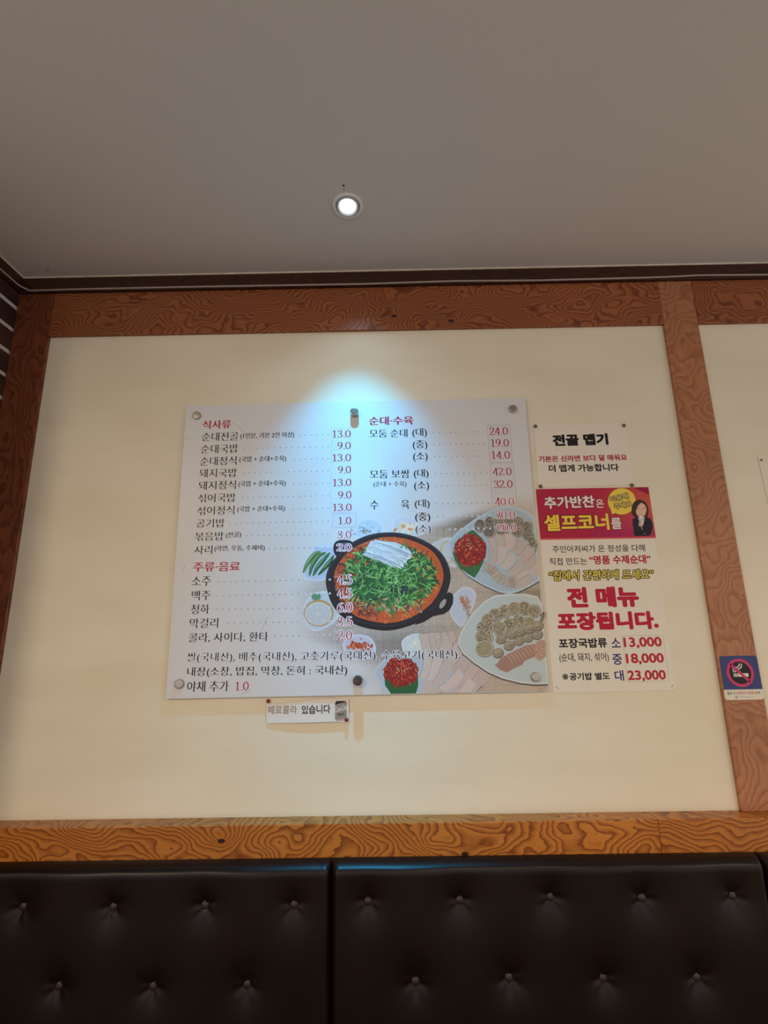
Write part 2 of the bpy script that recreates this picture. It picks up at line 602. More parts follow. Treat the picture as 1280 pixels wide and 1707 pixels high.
def bench(xa, xb, rows, label):
    root = thing('booth_bench', ((xa + xb) / 2, D - CUSH_D, 0.0), label, 'bench', 'tufted leather benches along the wall')
    yb, yf = D - LEDGE_D - 0.0006, D - CUSH_D
    T = yb - yf
    zb, zt = 0.44, CUSH_TOP

    def axis(a, b, step):
        e = [0, .0006, .002, .0045, .008, .0125, .018, .024, .03]
        mid = np.arange(a + 0.03 + step, b - 0.03 - step / 2, step)
        return np.concatenate([a + np.array(e), mid, (b - np.array(e))[::-1]])
    xs, zs = axis(xa, xb, 0.0045), axis(zb, zt, 0.0045)
    X, Z = np.meshgrid(xs, zs)

    def rnd(dd, R):
        q = np.clip(dd / R, 0, 1)
        return np.sqrt(np.maximum(0, 1 - (1 - q) ** 2))
    prof = rnd(np.minimum(X - xa, xb - X), R_EDGE) * rnd(zt - Z, 0.018) * rnd(Z - zb, R_EDGE)
    dent = np.zeros_like(X)
    bt = []
    for ri, r in enumerate(rows):
        for (bx, bz) in r:
            bt.append((bx, bz))
            dx, dz = X - bx, Z - bz
            rr = np.sqrt(dx * dx + dz * dz) + 1e-6
            th = np.arctan2(dz, dx)
            pl = 1 + 0.28 * np.cos(5 * th + bx * 37) * np.exp(-(rr / 0.03) ** 2) * np.clip(rr / 0.008, 0, 1)
            dent += 0.0145 * np.exp(-(rr / 0.019)) * pl + 0.0035 * np.exp(-(rr / 0.05) ** 2)
    rs = np.random.RandomState(int(abs(xa) * 1000) % 1000)
    wob = np.zeros_like(X)
    for _ in range(7):
        kx, kz, ph = rs.uniform(-18, 18), rs.uniform(-14, 14), rs.uniform(0, 6.28)
        wob += 0.00045 * np.sin(kx * X + kz * Z + ph)
    # a shallow welt just inside the side edges
    ed = np.minimum(X - xa, xb - X)
    wob -= 0.0016 * np.exp(-((ed - 0.014) / 0.0035) ** 2)
    Y = yb - T * prof + (dent + wob) * prof
    nx, nz = len(xs), len(zs)
    vs = np.stack([X, Y, Z], -1).reshape(-1, 3)
    fs = [(j * nx + i, j * nx + i + 1, (j + 1) * nx + i + 1, (j + 1) * nx + i) for j in range(nz - 1) for i in range(nx - 1)]
    mb = MB()
    mb.add(vs, fs)
    bb = [(xa, yb, zb), (xb, yb, zb), (xb, yb, zt), (xa, yb, zt)]
    mb.add(bb, [(3, 2, 1, 0)])
    mb.build('backrest', M_LEATHER, root, smooth=True, fix=False)
    for bx, bz in bt:
        j, i = np.argmin(abs(zs - bz)), np.argmin(abs(xs - bx))
        yy = float(Y[j, i])
        b = MB()
        R = 0.0095
        b.lathe([(R * .9, -0.004), (R, 0.001), (R * .93, 0.0035), (R * .72, 0.0056), (R * .4, 0.0068), (R * .05, 0.0072)], (bx, yy, bz), '-Y', 20)
        b.build('button', M_BUTTON, root, smooth=True)
    s = MB()
    s.box((xa, yb - 0.46, 0.30), (xb, yb, 0.4398))
    s.build('seat', M_LEATHER, root, bevel=0.02)
    s = MB()
    s.box((xa + 0.005, yb - 0.42, 0.0), (xb - 0.005, yb, 0.2998))
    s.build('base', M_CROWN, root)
    return root


def bpos(lst):
    out = []
    for px, py in lst:
        p = on_wall(px, py, CUSH_D - 0.008)
        out.append((float(p[0]), float(p[2])))
    return out


seam1 = float(on_wall(552.5, 1560, CUSH_D - 0.02)[0])
seam2 = float(on_wall(1277, 1500, CUSH_D - 0.02)[0])
L_up = bpos([(34, 1515), (186.5, 1514), (340, 1511), (489.5, 1509.5)])
L_dn = bpos([(95, 1647), (252, 1648), (410.5, 1644)])
R_up = bpos([(613, 1503.5), (766.5, 1502.5), (919, 1498.5), (1071.5, 1498.5), (1224.5, 1496.5)])
R_dn = bpos([(692.5, 1637.5), (849, 1632.5), (1007, 1634), (1164, 1632.5)])
sp_ = R_up[1][0] - R_up[0][0]
dz_ = R_up[0][1] - R_dn[0][1]
low = lambda r: [(x, z - dz_) for x, z in r]
Lfull = [(L_up[0][0] - sp_, L_up[0][1])] if L_up[0][0] - sp_ > LEFT_X + 0.06 else []
bench(LEFT_X + 0.016, seam1 - 0.0004, [Lfull + L_up, L_dn], 'brown buttoned leather bench back on the left, up to the seam under the menu board')
bench(seam1 + 0.0004, seam2 - 0.0004, [R_up, R_dn], 'widest brown buttoned leather bench back, under the menu board and red poster')
third_up = [(seam2 + 0.09 + sp_ * i, R_up[4][1]) for i in range(5)]
third_dn = [(seam2 + 0.09 + sp_ * (i + .5), R_dn[3][1]) for i in range(4)]
bench(seam2 + 0.0004, seam2 + (seam2 - seam1), [third_up, third_dn], 'brown leather bench back of which only a sliver shows at the right edge')


# ---------------------------------------------------------------- print helpers (flat ink on boards and papers)
LAYER = 0.00003


class Art(MB):
    """ink drawn on a plane d in front of the wall"""
    def __init__(self, d):
        super().__init__()
        self.d = d
        self.k = 0

    def add(self, *a, **k):
        self.k += 1
        return super().add(*a, **k)

    def P(self, x, y, l):
        # each stroke lies a hair over the one before, as ink does
        return on_wall(x, y, self.d + l * LAYER + (self.k % 120) * 6e-7)

    def poly(self, pts, col, l=1):
        self.add([self.P(x, y, l) for x, y in pts], [tuple(range(len(pts)))], lin(col))
        return self

    def fan(self, c, pts, col, l=1):
        n = len(pts)
        self.add([self.P(c[0], c[1], l)] + [self.P(x, y, l) for x, y in pts], [(0, 1 + i, 1 + (i + 1) % n) for i in range(n)], lin(col))
        return self

    def ell(self, cx, cy, rx, ry, col, l=1, rot=0.0, n=28, jit=0.0, rg=random):
        c, s = math.cos(rot), math.sin(rot)
        pts = []
        for k in range(n):
            a = 2 * math.pi * k / n
            q = 1 + rg.uniform(-jit, jit)
            u, v = rx * q * math.cos(a), ry * q * math.sin(a)
            pts.append((cx + u * c - v * s, cy + u * s + v * c))
        return self.poly(pts, col, l)

    def ring(self, cx, cy, rx, ry, w, col, l=1, n=40, a0=0.0, a1=2 * math.pi):
        vs, fs = [], []
        for k in range(n + 1):
            a = a0 + (a1 - a0) * k / n
            vs.append(self.P(cx + rx * math.cos(a), cy + ry * math.sin(a), l))
            vs.append(self.P(cx + (rx - w) * math.cos(a), cy + (ry - w) * math.sin(a), l))
        for k in range(n):
            fs.append((2 * k, 2 * k + 2, 2 * k + 3, 2 * k + 1))
        self.add(vs, fs, lin(col))
        return self

    def stroke(self, pts, w, col, l=1, taper=0.0):
        """ribbon along pts, width w at the middle"""
        n = len(pts)
        vs, fs = [], []
        for i, (x, y) in enumerate(pts):
            xa_, ya_ = pts[max(i - 1, 0)]
            xb_, yb_ = pts[min(i + 1, n - 1)]
            dx, dy = xb_ - xa_, yb_ - ya_
            ln = math.hypot(dx, dy) + 1e-9
            s = i / max(1, n - 1)
            ww = w * (1 - taper * abs(2 * s - 1) ** 1.5) / 2
            vs.append(self.P(x - dy / ln * ww, y + dx / ln * ww, l))
            vs.append(self.P(x + dy / ln * ww, y - dx / ln * ww, l))
        for i in range(n - 1):
            fs.append((2 * i, 2 * i + 2, 2 * i + 3, 2 * i + 1))
        self.add(vs, fs, lin(col))
        return self


def smooth_line(pts, per=6, closed=False):
    out = []
    n = len(pts)
    rng_ = range(n if closed else n - 1)
    for i in rng_:
        if closed:
            p0, p1, p2, p3 = pts[(i - 1) % n], pts[i], pts[(i + 1) % n], pts[(i + 2) % n]
        else:
            p0, p1, p2, p3 = pts[max(i - 1, 0)], pts[i], pts[i + 1], pts[min(i + 2, n - 1)]
        for k in range(per):
            t = k / per
            out.append(tuple(0.5 * (2 * p1[j] + (p2[j] - p0[j]) * t + (2 * p0[j] - 5 * p1[j] + 4 * p2[j] - p3[j]) * t * t
                                    + (3 * p1[j] - p0[j] - 3 * p2[j] + p3[j]) * t ** 3) for j in (0, 1)))
    if not closed:
        out.append(tuple(pts[-1]))
    return out


_cache = {}


def text_geo(s, off=0.0):
    key = (s, off)
    if key not in _cache:
        cu = bpy.data.curves.new('t', 'FONT')
        cu.body = s
        cu.resolution_u = 3
        cu.offset = off
        ob = bpy.data.objects.new('t', cu)
        COL.objects.link(ob)
        dg = bpy.context.evaluated_depsgraph_get()
        me = bpy.data.meshes.new_from_object(ob.evaluated_get(dg))
        v = np.zeros(len(me.vertices) * 3)
        me.vertices.foreach_get('co', v)
        f = [tuple(p.vertices) for p in me.polygons]
        bpy.data.objects.remove(ob)
        bpy.data.curves.remove(cu)
        bpy.data.meshes.remove(me)
        _cache[key] = (v.reshape(-1, 3)[:, :2], f)
    return _cache[key]


# serif figures drawn as centre lines with a broad pen: thick where they run upright, thin where they run level
_DIG = {
    '0': [('c', [(.25, .97), (.07, .78), (.03, .5), (.07, .22), (.25, .03), (.43, .22), (.47, .5), (.43, .78)])],
    '1': [('l', [(.27, .97), (.27, .03)]), ('l', [(.10, .84), (.27, .96)]), ('l', [(.08, .025), (.44, .025)])],
    '2': [('s', [(.06, .74), (.10, .90), (.24, .97), (.39, .90), (.43, .73), (.34, .50), (.16, .24), (.04, .05)]), ('l', [(.04, .05), (.45, .05)]), ('l', [(.44, .03), (.48, .17)])],
    '3': [('s', [(.06, .80), (.13, .93), (.25, .97), (.39, .88), (.40, .70), (.30, .57), (.17, .53)]), ('s', [(.17, .53), (.34, .49), (.45, .33), (.40, .12), (.24, .03), (.10, .06), (.04, .17)])],
    '4': [('l', [(.36, .97), (.36, .02)]), ('l', [(.36, .97), (.02, .29)]), ('l', [(.02, .29), (.50, .29)]), ('l', [(.25, .02), (.47, .02)])],
    '5': [('l', [(.43, .95), (.12, .95)]), ('l', [(.13, .95), (.09, .56)]), ('s', [(.09, .56), (.24, .61), (.39, .53), (.46, .34), (.39, .11), (.24, .03), (.10, .07), (.04, .17)])],
    '6': [('s', [(.42, .95), (.22, .84), (.09, .60), (.05, .33), (.12, .10), (.26, .03), (.41, .12), (.46, .31), (.39, .50), (.27, .56), (.13, .48), (.06, .34)])],
    '9': [('s', [(.08, .05), (.28, .16), (.41, .40), (.45, .67), (.38, .90), (.24, .97), (.09, .88), (.04, .69), (.11, .50), (.23, .44), (.37, .52), (.44, .66)])],
    '.': [('d', [(.12, .06)])],
}


def serif_num(s, thick=0.118, thin=0.054):
    V, F, x = [], [], 0.0
    for ch in s:
        for kind, pts in _DIG[ch]:
            b = len(V)
            if kind == 'd':
                cx, cy = pts[0]
                for k in range(12):
                    a = 2 * math.pi * k / 12
                    V.append((x + cx + .068 * math.cos(a), cy + .068 * math.sin(a)))
                F.append(tuple(b + k for k in range(12)))
                continue
            line = smooth_line(pts, 5, True) if kind == 'c' else smooth_line(pts, 5) if kind == 's' else pts
            n = len(line)
            for i in range(n):
                if kind == 'c':
                    p, q = line[(i - 1) % n], line[(i + 1) % n]
                else:
                    p, q = line[max(i - 1, 0)], line[min(i + 1, n - 1)]
                dx, dy = q[0] - p[0], q[1] - p[1]
                ln = math.hypot(dx, dy) + 1e-9
                w = (thin + (thick - thin) * abs(dy / ln) ** 1.4) / 2
                V.append((x + line[i][0] - dy / ln * w, line[i][1] + dx / ln * w))
                V.append((x + line[i][0] + dy / ln * w, line[i][1] - dx / ln * w))
            for i in range(n if kind == 'c' else n - 1):
                a, c = b + 2 * i, b + 2 * ((i + 1) % n)
                F.append((a, c, c + 1, a + 1))
        x += 0.26 if ch == '.' else 0.56
    return np.array(V), F


SERIF = [(-.026, 0), (-.009, 0), (.009, 0), (.026, 0)]


def circ(r, n=8):
    return [(0, 0)] + [(r * math.cos(2 * math.pi * k / n), r * math.sin(2 * math.pi * k / n)) for k in range(n)]


def put_text(art, s, x0, yb0, x1, yb1, h, col, style='serif', halo=None, halo_r=0.07, l=3, shear=0.0):
    """text whose ink fills the box from pixel (x0,yb0) to (x1,yb1) along its foot, h pixels tall"""
    if style == 'num':
        V, F = serif_num(s)
        offs = [(0, 0)]
        em = 1.0
    else:
        off = {'serif': -0.011, 'serifb': -0.004, 'note': -0.003}.get(style, 0.0)
        V, F = text_geo(s, off)
        offs = {'serif': SERIF, 'note': SERIF, 'serifb': [(a * 1.5, b) for a, b in SERIF] + [(0, .012), (0, -.012)], 'sans': [(0, 0)], 'semi': circ(.010), 'bold': circ(.018), 'heavy': circ(.034), 'black': circ(.058, 10)}[style]
        em = 0.95
    if len(V) == 0:
        return art
    ox = [o[0] for o in offs]
    oy = [o[1] for o in offs]
    mn = V.min(0) + np.array([min(ox), min(oy)])
    mx = V.max(0) + np.array([max(ox), max(oy)])
    a, b = on_wall(x0, yb0, art.d), on_wall(x1, yb1, art.d)
    top = on_wall(x0, yb0 - h, art.d)
    wx = b - a
    L = np.linalg.norm(wx)
    ux = wx / L
    uz = np.array([-ux[2], 0, ux[0]])
    hz = (top - a)[2]
    sx, sz = L / (mx[0] - mn[0]), hz / (mx[1] - mn[1])

    def emit(offsets, colr, lay):
        for dx, dy in offsets:
            u = (V[:, 0] + dx - mn[0]) * sx
            w = (V[:, 1] + dy - mn[1]) * sz
            u = u + shear * w
            pts = a + np.outer(u, ux) + np.outer(w, uz)
            pts[:, 1] = D - art.d - lay * LAYER - (art.k % 60) * 7e-7
            art.add(pts, F, lin(colr))
    if halo is not None:
        ho = []
        for k in range(10):
            t_ = 2 * math.pi * k / 10
            ho += [(o[0] + halo_r * math.cos(t_), o[1] + halo_r * math.sin(t_)) for o in (offs if len(offs) <= 4 else [(0, 0)])]
        emit(ho, halo, l - 1)
    emit(offs, col, l)
    return art


def dots(art, x0, y0, x1, y1, n, r=0.72, col=(60, 60, 66), halo_from=None, l=3):
    for i in range(n):
        t_ = i / max(1, n - 1)
        x, y = x0 + (x1 - x0) * t_, y0 + (y1 - y0) * t_
        if halo_from is not None and x > halo_from:
            art.ell(x, y, 1.8, 1.8, (240, 240, 245), l - 1, n=10)
        art.ell(x, y, r, r, col, l, n=8)
    return art


def sheet(name, corners, d, thick, m, parent=None, col=(230, 225, 215), origin=None, nx=1, ny=1, bulge=None):
    """flat sheet between four pixel corners TL TR BR BL, its face d in front of the wall"""
    tl, tr, br, bl = [on_wall(x, y, d) for x, y in corners]
    mb = MB()
    vs = []
    for back in (0, 1):
        for j in range(ny + 1):
            for i in range(nx + 1):
                u, v = i / nx, j / ny
                p = (tl * (1 - u) + tr * u) * (1 - v) + (bl * (1 - u) + br * u) * v
                p = p.copy()
                p[1] += thick * back - (bulge(u, v) if bulge else 0)
                vs.append(p)
    K = (nx + 1) * (ny + 1)
    idx = lambda b, i, j: b * K + j * (nx + 1) + i
    fs = []
    for j in range(ny):
        for i in range(nx):
            fs.append((idx(0, i, j), idx(0, i, j + 1), idx(0, i + 1, j + 1), idx(0, i + 1, j)))
            fs.append((idx(1, i, j), idx(1, i + 1, j), idx(1, i + 1, j + 1), idx(1, i, j + 1)))
    for i in range(nx):
        fs.append((idx(0, i, 0), idx(0, i + 1, 0), idx(1, i + 1, 0), idx(1, i, 0)))
        fs.append((idx(0, i + 1, ny), idx(0, i, ny), idx(1, i, ny), idx(1, i + 1, ny)))
    for j in range(ny):
        fs.append((idx(0, 0, j + 1), idx(0, 0, j), idx(1, 0, j), idx(1, 0, j + 1)))
        fs.append((idx(0, nx, j), idx(0, nx, j + 1), idx(1, nx, j + 1), idx(1, nx, j)))
    mb.add(vs, fs, lin(col))
    return mb.build(name, m, parent, origin=origin, fix=False)


# ---------------------------------------------------------------- menu board
BD = 0.0085        # face of the board in front of the wall
board_mid = on_wall(593, 915, BD)
board = thing('menu_board', board_mid, 'large white Korean menu board with prices and food photo, screwed to the wall', 'menu board')
BWHITE = (217, 216, 216)
sheet('panel', [(310.5, 676.5), (875, 663), (915, 1152), (276, 1165)], BD, 0.003, M_PRINT, board, BWHITE)

# steel screws that hold it off the wall
for (px, py, m_, hgt) in ((327.5, 692.5, M_STEEL, .006), (855, 681.5, M_STEEL, .006), (590.5, 687, M_STEEL, .017), (298.5, 1140, M_STEEL, .006),
                          (596, 1134.5, M_STEEL_OLD, .017), (893, 1128.5, M_STEEL, .006)):
    c = on_wall(px, py, BD + hgt * 0.6)
    c[1] = D
    R = 0.0112
    hh = BD + hgt
    b = MB()
    b.lathe([(R * .8, 0.0003), (R * .8, BD - 0.0034), (R, BD + 0.0001), (R, hh - 0.002), (R * .94, hh - 0.0006), (R * .82, hh), (R * .05, hh + 0.0002)], c, '-Y', 32)
    o = b.build('screw_cap', m_, board, smooth=False)
    if m_ is M_STEEL_OLD:
        o['label'] = 'dark tarnished screw cap'

# --- lettering. zoom frames used for measuring: (scale, x offset, y offset)
ZA, ZB, ZC, ZD, ZE = (4.0, 300, 660), (3.8788, 590, 660), (3.8788, 270, 910), (5.12, 880, 690), (5.12, 890, 890)
ZF, ZG = (3.657, 430, 1060), (14.222, 1190, 1080)
BLACK, RED, HALO = (26, 25, 29), (178, 34, 62), (238, 238, 244)


def T(root, name, d, z, s, x0, b0, x1, b1, h, col=BLACK, style='serif', m=M_PRINT, **kw):
    k, ox, oy = z
    a = Art(d)
    put_text(a, s, x0 / k + ox, b0 / k + oy, x1 / k + ox, b1 / k + oy, h / k, col, style, **kw)
    return a.build(name, m, root, fix=False)


def dl(z, x0, y0, x1, y1, n, **kw):
    k, ox, oy = z
    a = Art(BD)
    dots(a, x0 / k + ox, y0 / k + oy, x1 / k + ox, y1 / k + oy, n, **kw)
    return a.build('dot_leader', M_PRINT, board, fix=False)


T(board, 'heading_text', BD, ZA, '식사류', 148, 221, 340, 215, 56, RED, 'serifb')
T(board, 'heading_text', BD, ZB, '순대·수육', 97, 190, 385, 185, 55, RED, 'serifb')
T(board, 'heading_text', BD, ZC, '주류·음료', 198, 167, 505, 162, 60, RED, 'serifb')
SET = '(국밥 + 순대+수육)'
for s, x0, b0, x1, b1, note, dd, num in (
        ('순대전골', 145, 303, 388, 297, ('(1인분, 기본 2인 이상)', 402, 291, 762, 282), (800, 262, 990, 257, 6), ('13.0', 1018, 279, 1138, 276)),
        ('순대국밥', 138, 384, 386, 378, None, (430, 350, 990, 338, 15), ('9.0', 1050, 357, 1138, 355)),
        ('순대정식', 132, 466, 376, 459, (SET, 394, 447, 708, 440), (762, 423, 988, 418, 7), ('13.0', 1018, 438, 1140, 435)),
        ('돼지국밥', 128, 545, 378, 540, None, (422, 512, 988, 500, 16), ('9.0', 1053, 518, 1140, 516)),
        ('돼지정식', 122, 627, 372, 620, (SET, 388, 611, 705, 604), (758, 588, 988, 582, 7), ('13.0', 1020, 603, 1142, 601)),
        ('섞어국밥', 118, 712, 370, 705, None, (415, 678, 988, 665, 16), ('9.0', 1055, 686, 1143, 683)),
        ('섞어정식', 112, 796, 362, 788, (SET, 380, 779, 700, 772), (755, 755, 988, 748, 7), ('13.0', 1020, 768, 1144, 766)),
        ('공기밥', 106, 880, 296, 875, None, (333, 850, 988, 836, 18), ('1.0', 1058, 857, 1142, 855)),
        ('볶음밥', 98, 968, 290, 963, ('(전골)', 304, 952, 408, 947), (443, 932, 985, 922, 15), ('3.0', 1050, 949, 1142, 948)),
        ('사리', 93, 1056, 215, 1053, ('(라면, 우동, 수제비)', 228, 1041, 565, 1035), (595, 1018, 985, 1012, 11), ('2.0', 1046, 1036, 1142, 1035))):
    T(board, 'dish_text', BD, ZA, s, x0, b0, x1, b1, 57)
    if note:
        T(board, 'note_text', BD, ZA, note[0], *note[1:], 43, BLACK, 'note')
    dl(ZA, *dd, halo_from=(536 if s in ('사리',) else None), l=16 if s == '사리' else 4)
    T(board, 'price_text', BD, ZA, num[0], *num[1:], 49, RED, 'num', halo=HALO if b0 > 900 else None, halo_r=.085, l=16 if b0 > 900 else 4)
for s, x0, b0, x1, b1, dd, num in (
        ('소주', 190, 262, 316, 258, (362, 232, 1085, 218, 19), ('4.5', 1135, 248, 1228, 247)),
        ('맥주', 190, 353, 314, 348, (357, 322, 1085, 307, 19), ('4.5', 1135, 337, 1228, 335)),
        ('청하', 185, 442, 306, 438, (352, 410, 1085, 398, 19), ('6.0', 1135, 428, 1230, 427)),
        ('막걸리', 177, 532, 362, 528, (425, 498, 1085, 488, 17), ('3.5', 1133, 520, 1230, 518)),
        ('콜라, 사이다, 환타', 170, 626, 686, 618, (730, 583, 1085, 579, 10), ('2.0', 1135, 609, 1228, 608))):
    T(board, 'dish_text', BD, ZC, s, x0, b0, x1, b1, 62)
    dl(ZC, *dd, halo_from=500, l=16)
    T(board, 'price_text', BD, ZC, num[0], *num[1:], 60, RED, 'num', halo=HALO, halo_r=.085, l=16)
a = Art(BD)
put_text(a, '쌀(국내산), 배추(국내산), 고춧가루(국내산), 수육고기(국내산),', 311, 1105.4, 767, 1100.6, 17.6, BLACK, 'serif', halo=HALO, halo_r=.06, l=16)
a.build('origin_text', M_PRINT, board, fix=False)
T(board, 'origin_text', BD, ZC, '내장(소창, 밥집, 막창, 돈혀 : 국내산)', 160, 852, 1198, 840, 68)
T(board, 'dish_text', BD, ZC, '야채 추가', 160, 944, 430, 940, 68)
T(board, 'price_text', BD, ZC, '1.0', 475, 936, 560, 934, 56, RED, 'num')
for s, x0, b0, x1, b1, h in (('모둠 순대', 100, 270, 346, 266, 52), ('모둠 보쌈', 103, 534, 360, 530, 54), ('(순대 + 수육)', 125, 593, 340, 591, 40),
                             ('수', 104, 735, 160, 734, 58), ('육', 305, 732, 360, 731, 58)):
    T(board, 'dish_text' if h > 45 else 'note_text', BD, ZB, s, x0, b0, x1, b1, h)
for s, x0, b0, x1, b1, dd, num in (
        ('(대)', 378, 270, 473, 267, (515, 238, 838, 231, 10), ('24.0', 878, 254, 997, 251)),
        ('(중)', 381, 349, 476, 346, (517, 315, 842, 309, 10), ('19.0', 888, 330, 1003, 328)),
        ('(소)', 383, 426, 478, 424, (521, 392, 848, 388, 10), ('14.0', 892, 408, 1010, 406)),
        ('(대)', 387, 535, 484, 532, (526, 503, 855, 497, 10), ('42.0', 898, 515, 1020, 513)),
        ('(소)', 389, 614, 487, 612, (530, 582, 862, 577, 10), ('32.0', 905, 597, 1027, 594)),
        ('(대)', 393, 730, 491, 728, (534, 697, 870, 692, 10), ('40.0', 912, 710, 1036, 708)),
        ('(중)', 396, 816, 494, 814, (540, 780, 877, 774, 10), ('30.0', 918, 795, 1043, 793)),
        ('(소)', 398, 895, 498, 893, (543, 865, 880, 858, 10), ('20.0', 926, 877, 1052, 875))):
    late = b0 > 700
    T(board, 'size_text', BD, ZB, s, x0, b0, x1, b1, 60, BLACK, 'serif', halo=HALO if b0 > 850 else None, l=16 if b0 > 780 else 4)
    dl(ZB, *dd, halo_from=(744 if b0 > 800 else None), l=16 if late else 4)
    T(board, 'price_text', BD, ZB, num[0], *num[1:], 50, RED, 'num', halo=HALO if late else None, halo_r=.075, l=16 if late else 4)


# stuck-on price strips, slightly greyer than the board
def outline(z, pts, name='price_sticker', l=1.5, root=board, d=BD, fill=(212, 212, 214), edge=(176, 174, 178), m=M_PRINT, w=0.35):
    k, ox, oy = z
    q = [(x / k + ox, y / k + oy) for x, y in pts]
    a = Art(d)
    a.poly(q, fill, l)
    for i in range(len(q)):
        a.stroke([q[i], q[(i + 1) % len(q)]], w * 2, edge, l + .3)
    return a.build(name, m, root, fix=False)


outline(ZB, [(860, 190), (1008, 187), (1024, 430), (880, 432)])
outline(ZB, [(880, 434), (1030, 431), (1052, 690), (892, 692)])
outline(ZA, [(1012, 217), (1138, 214), (1140, 775), (1004, 780)], fill=(215, 215, 217), edge=(192, 192, 196))
outline(ZA, [(1020, 787), (1172, 782), (1172, 872), (1016, 880)], fill=(214, 214, 217), edge=(180, 178, 182))
# hairline scratches on the print
a = Art(BD)
for pts in ([(385, 704), (398, 711), (408, 722)], [(446, 1028), (441, 1040), (434, 1056)], [(318, 728), (312, 732), (306, 730)], [(400, 1157), (409, 1155), (416, 1151)], [(304, 955), (309, 942)]):
    a = Art(BD)
    a.stroke(smooth_line(pts, 4), 0.7, (170, 168, 172), 2)
    a.build('scratch', M_PRINT, board, fix=False)

# --- the food photograph printed on the board
rg = random.Random(11)


def Z(k, ox, oy):
    return lambda pts: [(x / k + ox, y / k + oy) for x, y in pts]


def jitter(c, q, r=rg):
    s = r.uniform(-q, q)
    return tuple(min(255, max(0, v + s + r.uniform(-q, q) * .35)) for v in c)


food = thing('food_photo', (0, 0, 0), 'x', 'x')
for kx in ('label', 'category'):
    del food[kx]
food.parent = board
food.location = (0, 0, 0)

# linen cloth fading into the white of the board
a = Art(BD)
BX0, BX1 = [488, 516, 505, 505, 560, 600, 620], [850, 900, 950, 1050, 1080, 1105, 1165]


def fade(x, y):
    yy = [820, 850, 880, 910, 940, 980, 1060, 1085, 1110, 1165]
    xx = [860, 800, 700, 640, 540, 500, 510, 560, 610, 640]
    b = np.interp(y, yy, xx)
    q = min(1, max(0, (x - b + 25) / 70))
    v = min(1, max(0, (y - 815) / 60))
    return q * q * (3 - 2 * q) * v


step = 2.0
nr = np.random.RandomState(5)
xr = np.arange(470, 921, step)
yr = np.arange(818, 1166, step)
row_n = nr.uniform(-1, 1, len(yr))
col_n = nr.uniform(-1, 1, len(xr))


def edge_x(y):
    return 875 + (915 - 875) * (y - 663) / (1152 - 663) - 0.7


def edge_y(x):
    return 1165 - 13 * (x - 276) / 639 - 0.7


for j, y in enumerate(yr):
    for i, x in enumerate(xr):
        f_ = fade(x, y)
        if f_ < 0.02 or x >= edge_x(y) or y >= edge_y(x):
            continue
        xe, ye = min(x + step, edge_x(y)), min(y + step, edge_y(x))
        nse = 5 * row_n[j] + 5 * col_n[i] + nr.uniform(-7, 7)
        warm = min(1, max(0, (x - 600) / 250))
        base = (186 + nse + 4 * warm, 178 + nse - 6 * warm, 172 + nse - 22 * warm)
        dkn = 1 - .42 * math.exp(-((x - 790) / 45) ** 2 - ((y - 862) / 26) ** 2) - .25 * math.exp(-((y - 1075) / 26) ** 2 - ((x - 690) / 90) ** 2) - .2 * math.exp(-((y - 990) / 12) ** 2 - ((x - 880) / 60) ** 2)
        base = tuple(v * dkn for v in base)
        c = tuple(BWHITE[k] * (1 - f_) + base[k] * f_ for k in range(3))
        a.k = 0
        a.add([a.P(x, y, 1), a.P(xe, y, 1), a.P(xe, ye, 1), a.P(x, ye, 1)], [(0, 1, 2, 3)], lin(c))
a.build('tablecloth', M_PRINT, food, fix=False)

# pot -----------------------------------------------------------------
z4 = Z(2.977, 490, 850)
zA = Z(5.818, 490, 850)
zB = Z(5.565, 690, 820)
zC = Z(6.4, 720, 960)
zD = Z(4.571, 550, 1020)


def clip_board(pts):
    return [(min(x, edge_x(y)), min(y, edge_y(x))) for x, y in pts]


# side bowls behind the pot
def bowl(pts, rim, inner, l, shrink=.86):
    a = Art(BD)
    p = smooth_line(pts, 6, True)
    cx = sum(x for x, _ in p) / len(p)
    cy = sum(y for _, y in p) / len(p)
    a.fan((cx, cy), p, rim, l)
    a.fan((cx, cy), [(cx + (x - cx) * shrink, cy + (y - cy) * shrink) for x, y in p], inner, l + .4)
    return a


a = bowl(zA([(600, 190), (640, 110), (735, 80), (830, 110), (868, 170), (850, 240), (740, 290), (620, 270), (570, 240)]), (212, 220, 232), (198, 208, 222), 2)
for _ in range(55):
    x, y = rg.gauss(690, 60), rg.gauss(190, 40)
    an = rg.uniform(0, 3.14)
    L_ = rg.uniform(25, 50)
    p = zA([(x, y), (x + L_ * .5 * math.cos(an) + 6, y + L_ * .5 * math.sin(an)), (x + L_ * math.cos(an), y + L_ * math.sin(an))])
    a.stroke(p, rg.uniform(.8, 1.8), jitter(rg.choice([(222, 226, 226), (110, 128, 110), (196, 130, 96), (120, 110, 112), (210, 212, 216)]), 14), 3.2, .7)
a.build('salad_bowl', M_PRINT, food, fix=False)
a = bowl(zA([(945, 170), (965, 90), (1040, 60), (1150, 70), (1230, 110), (1280, 180), (1250, 240), (1100, 255), (980, 230)]), (220, 222, 228), (212, 212, 218), 2)
for _ in range(26):
    x, y = rg.gauss(1085, 55), rg.gauss(175, 28)
    p = zA([(x, y)])[0]
    a.ell(p[0], p[1], rg.uniform(3, 5), rg.uniform(2, 4), jitter(rg.choice([(236, 214, 180), (226, 150, 96), (238, 228, 200)]), 12), 3, rg.uniform(0, 3), 10, .2, rg)
a.build('radish_bowl', M_PRINT, food, fix=False)
a = bowl(zA([(80, 610), (105, 530), (200, 360), (300, 340), (392, 352), (410, 430), (340, 560), (322, 655), (280, 684), (200, 692), (115, 668)]), (206, 216, 232), (184, 198, 222), 2, .9)
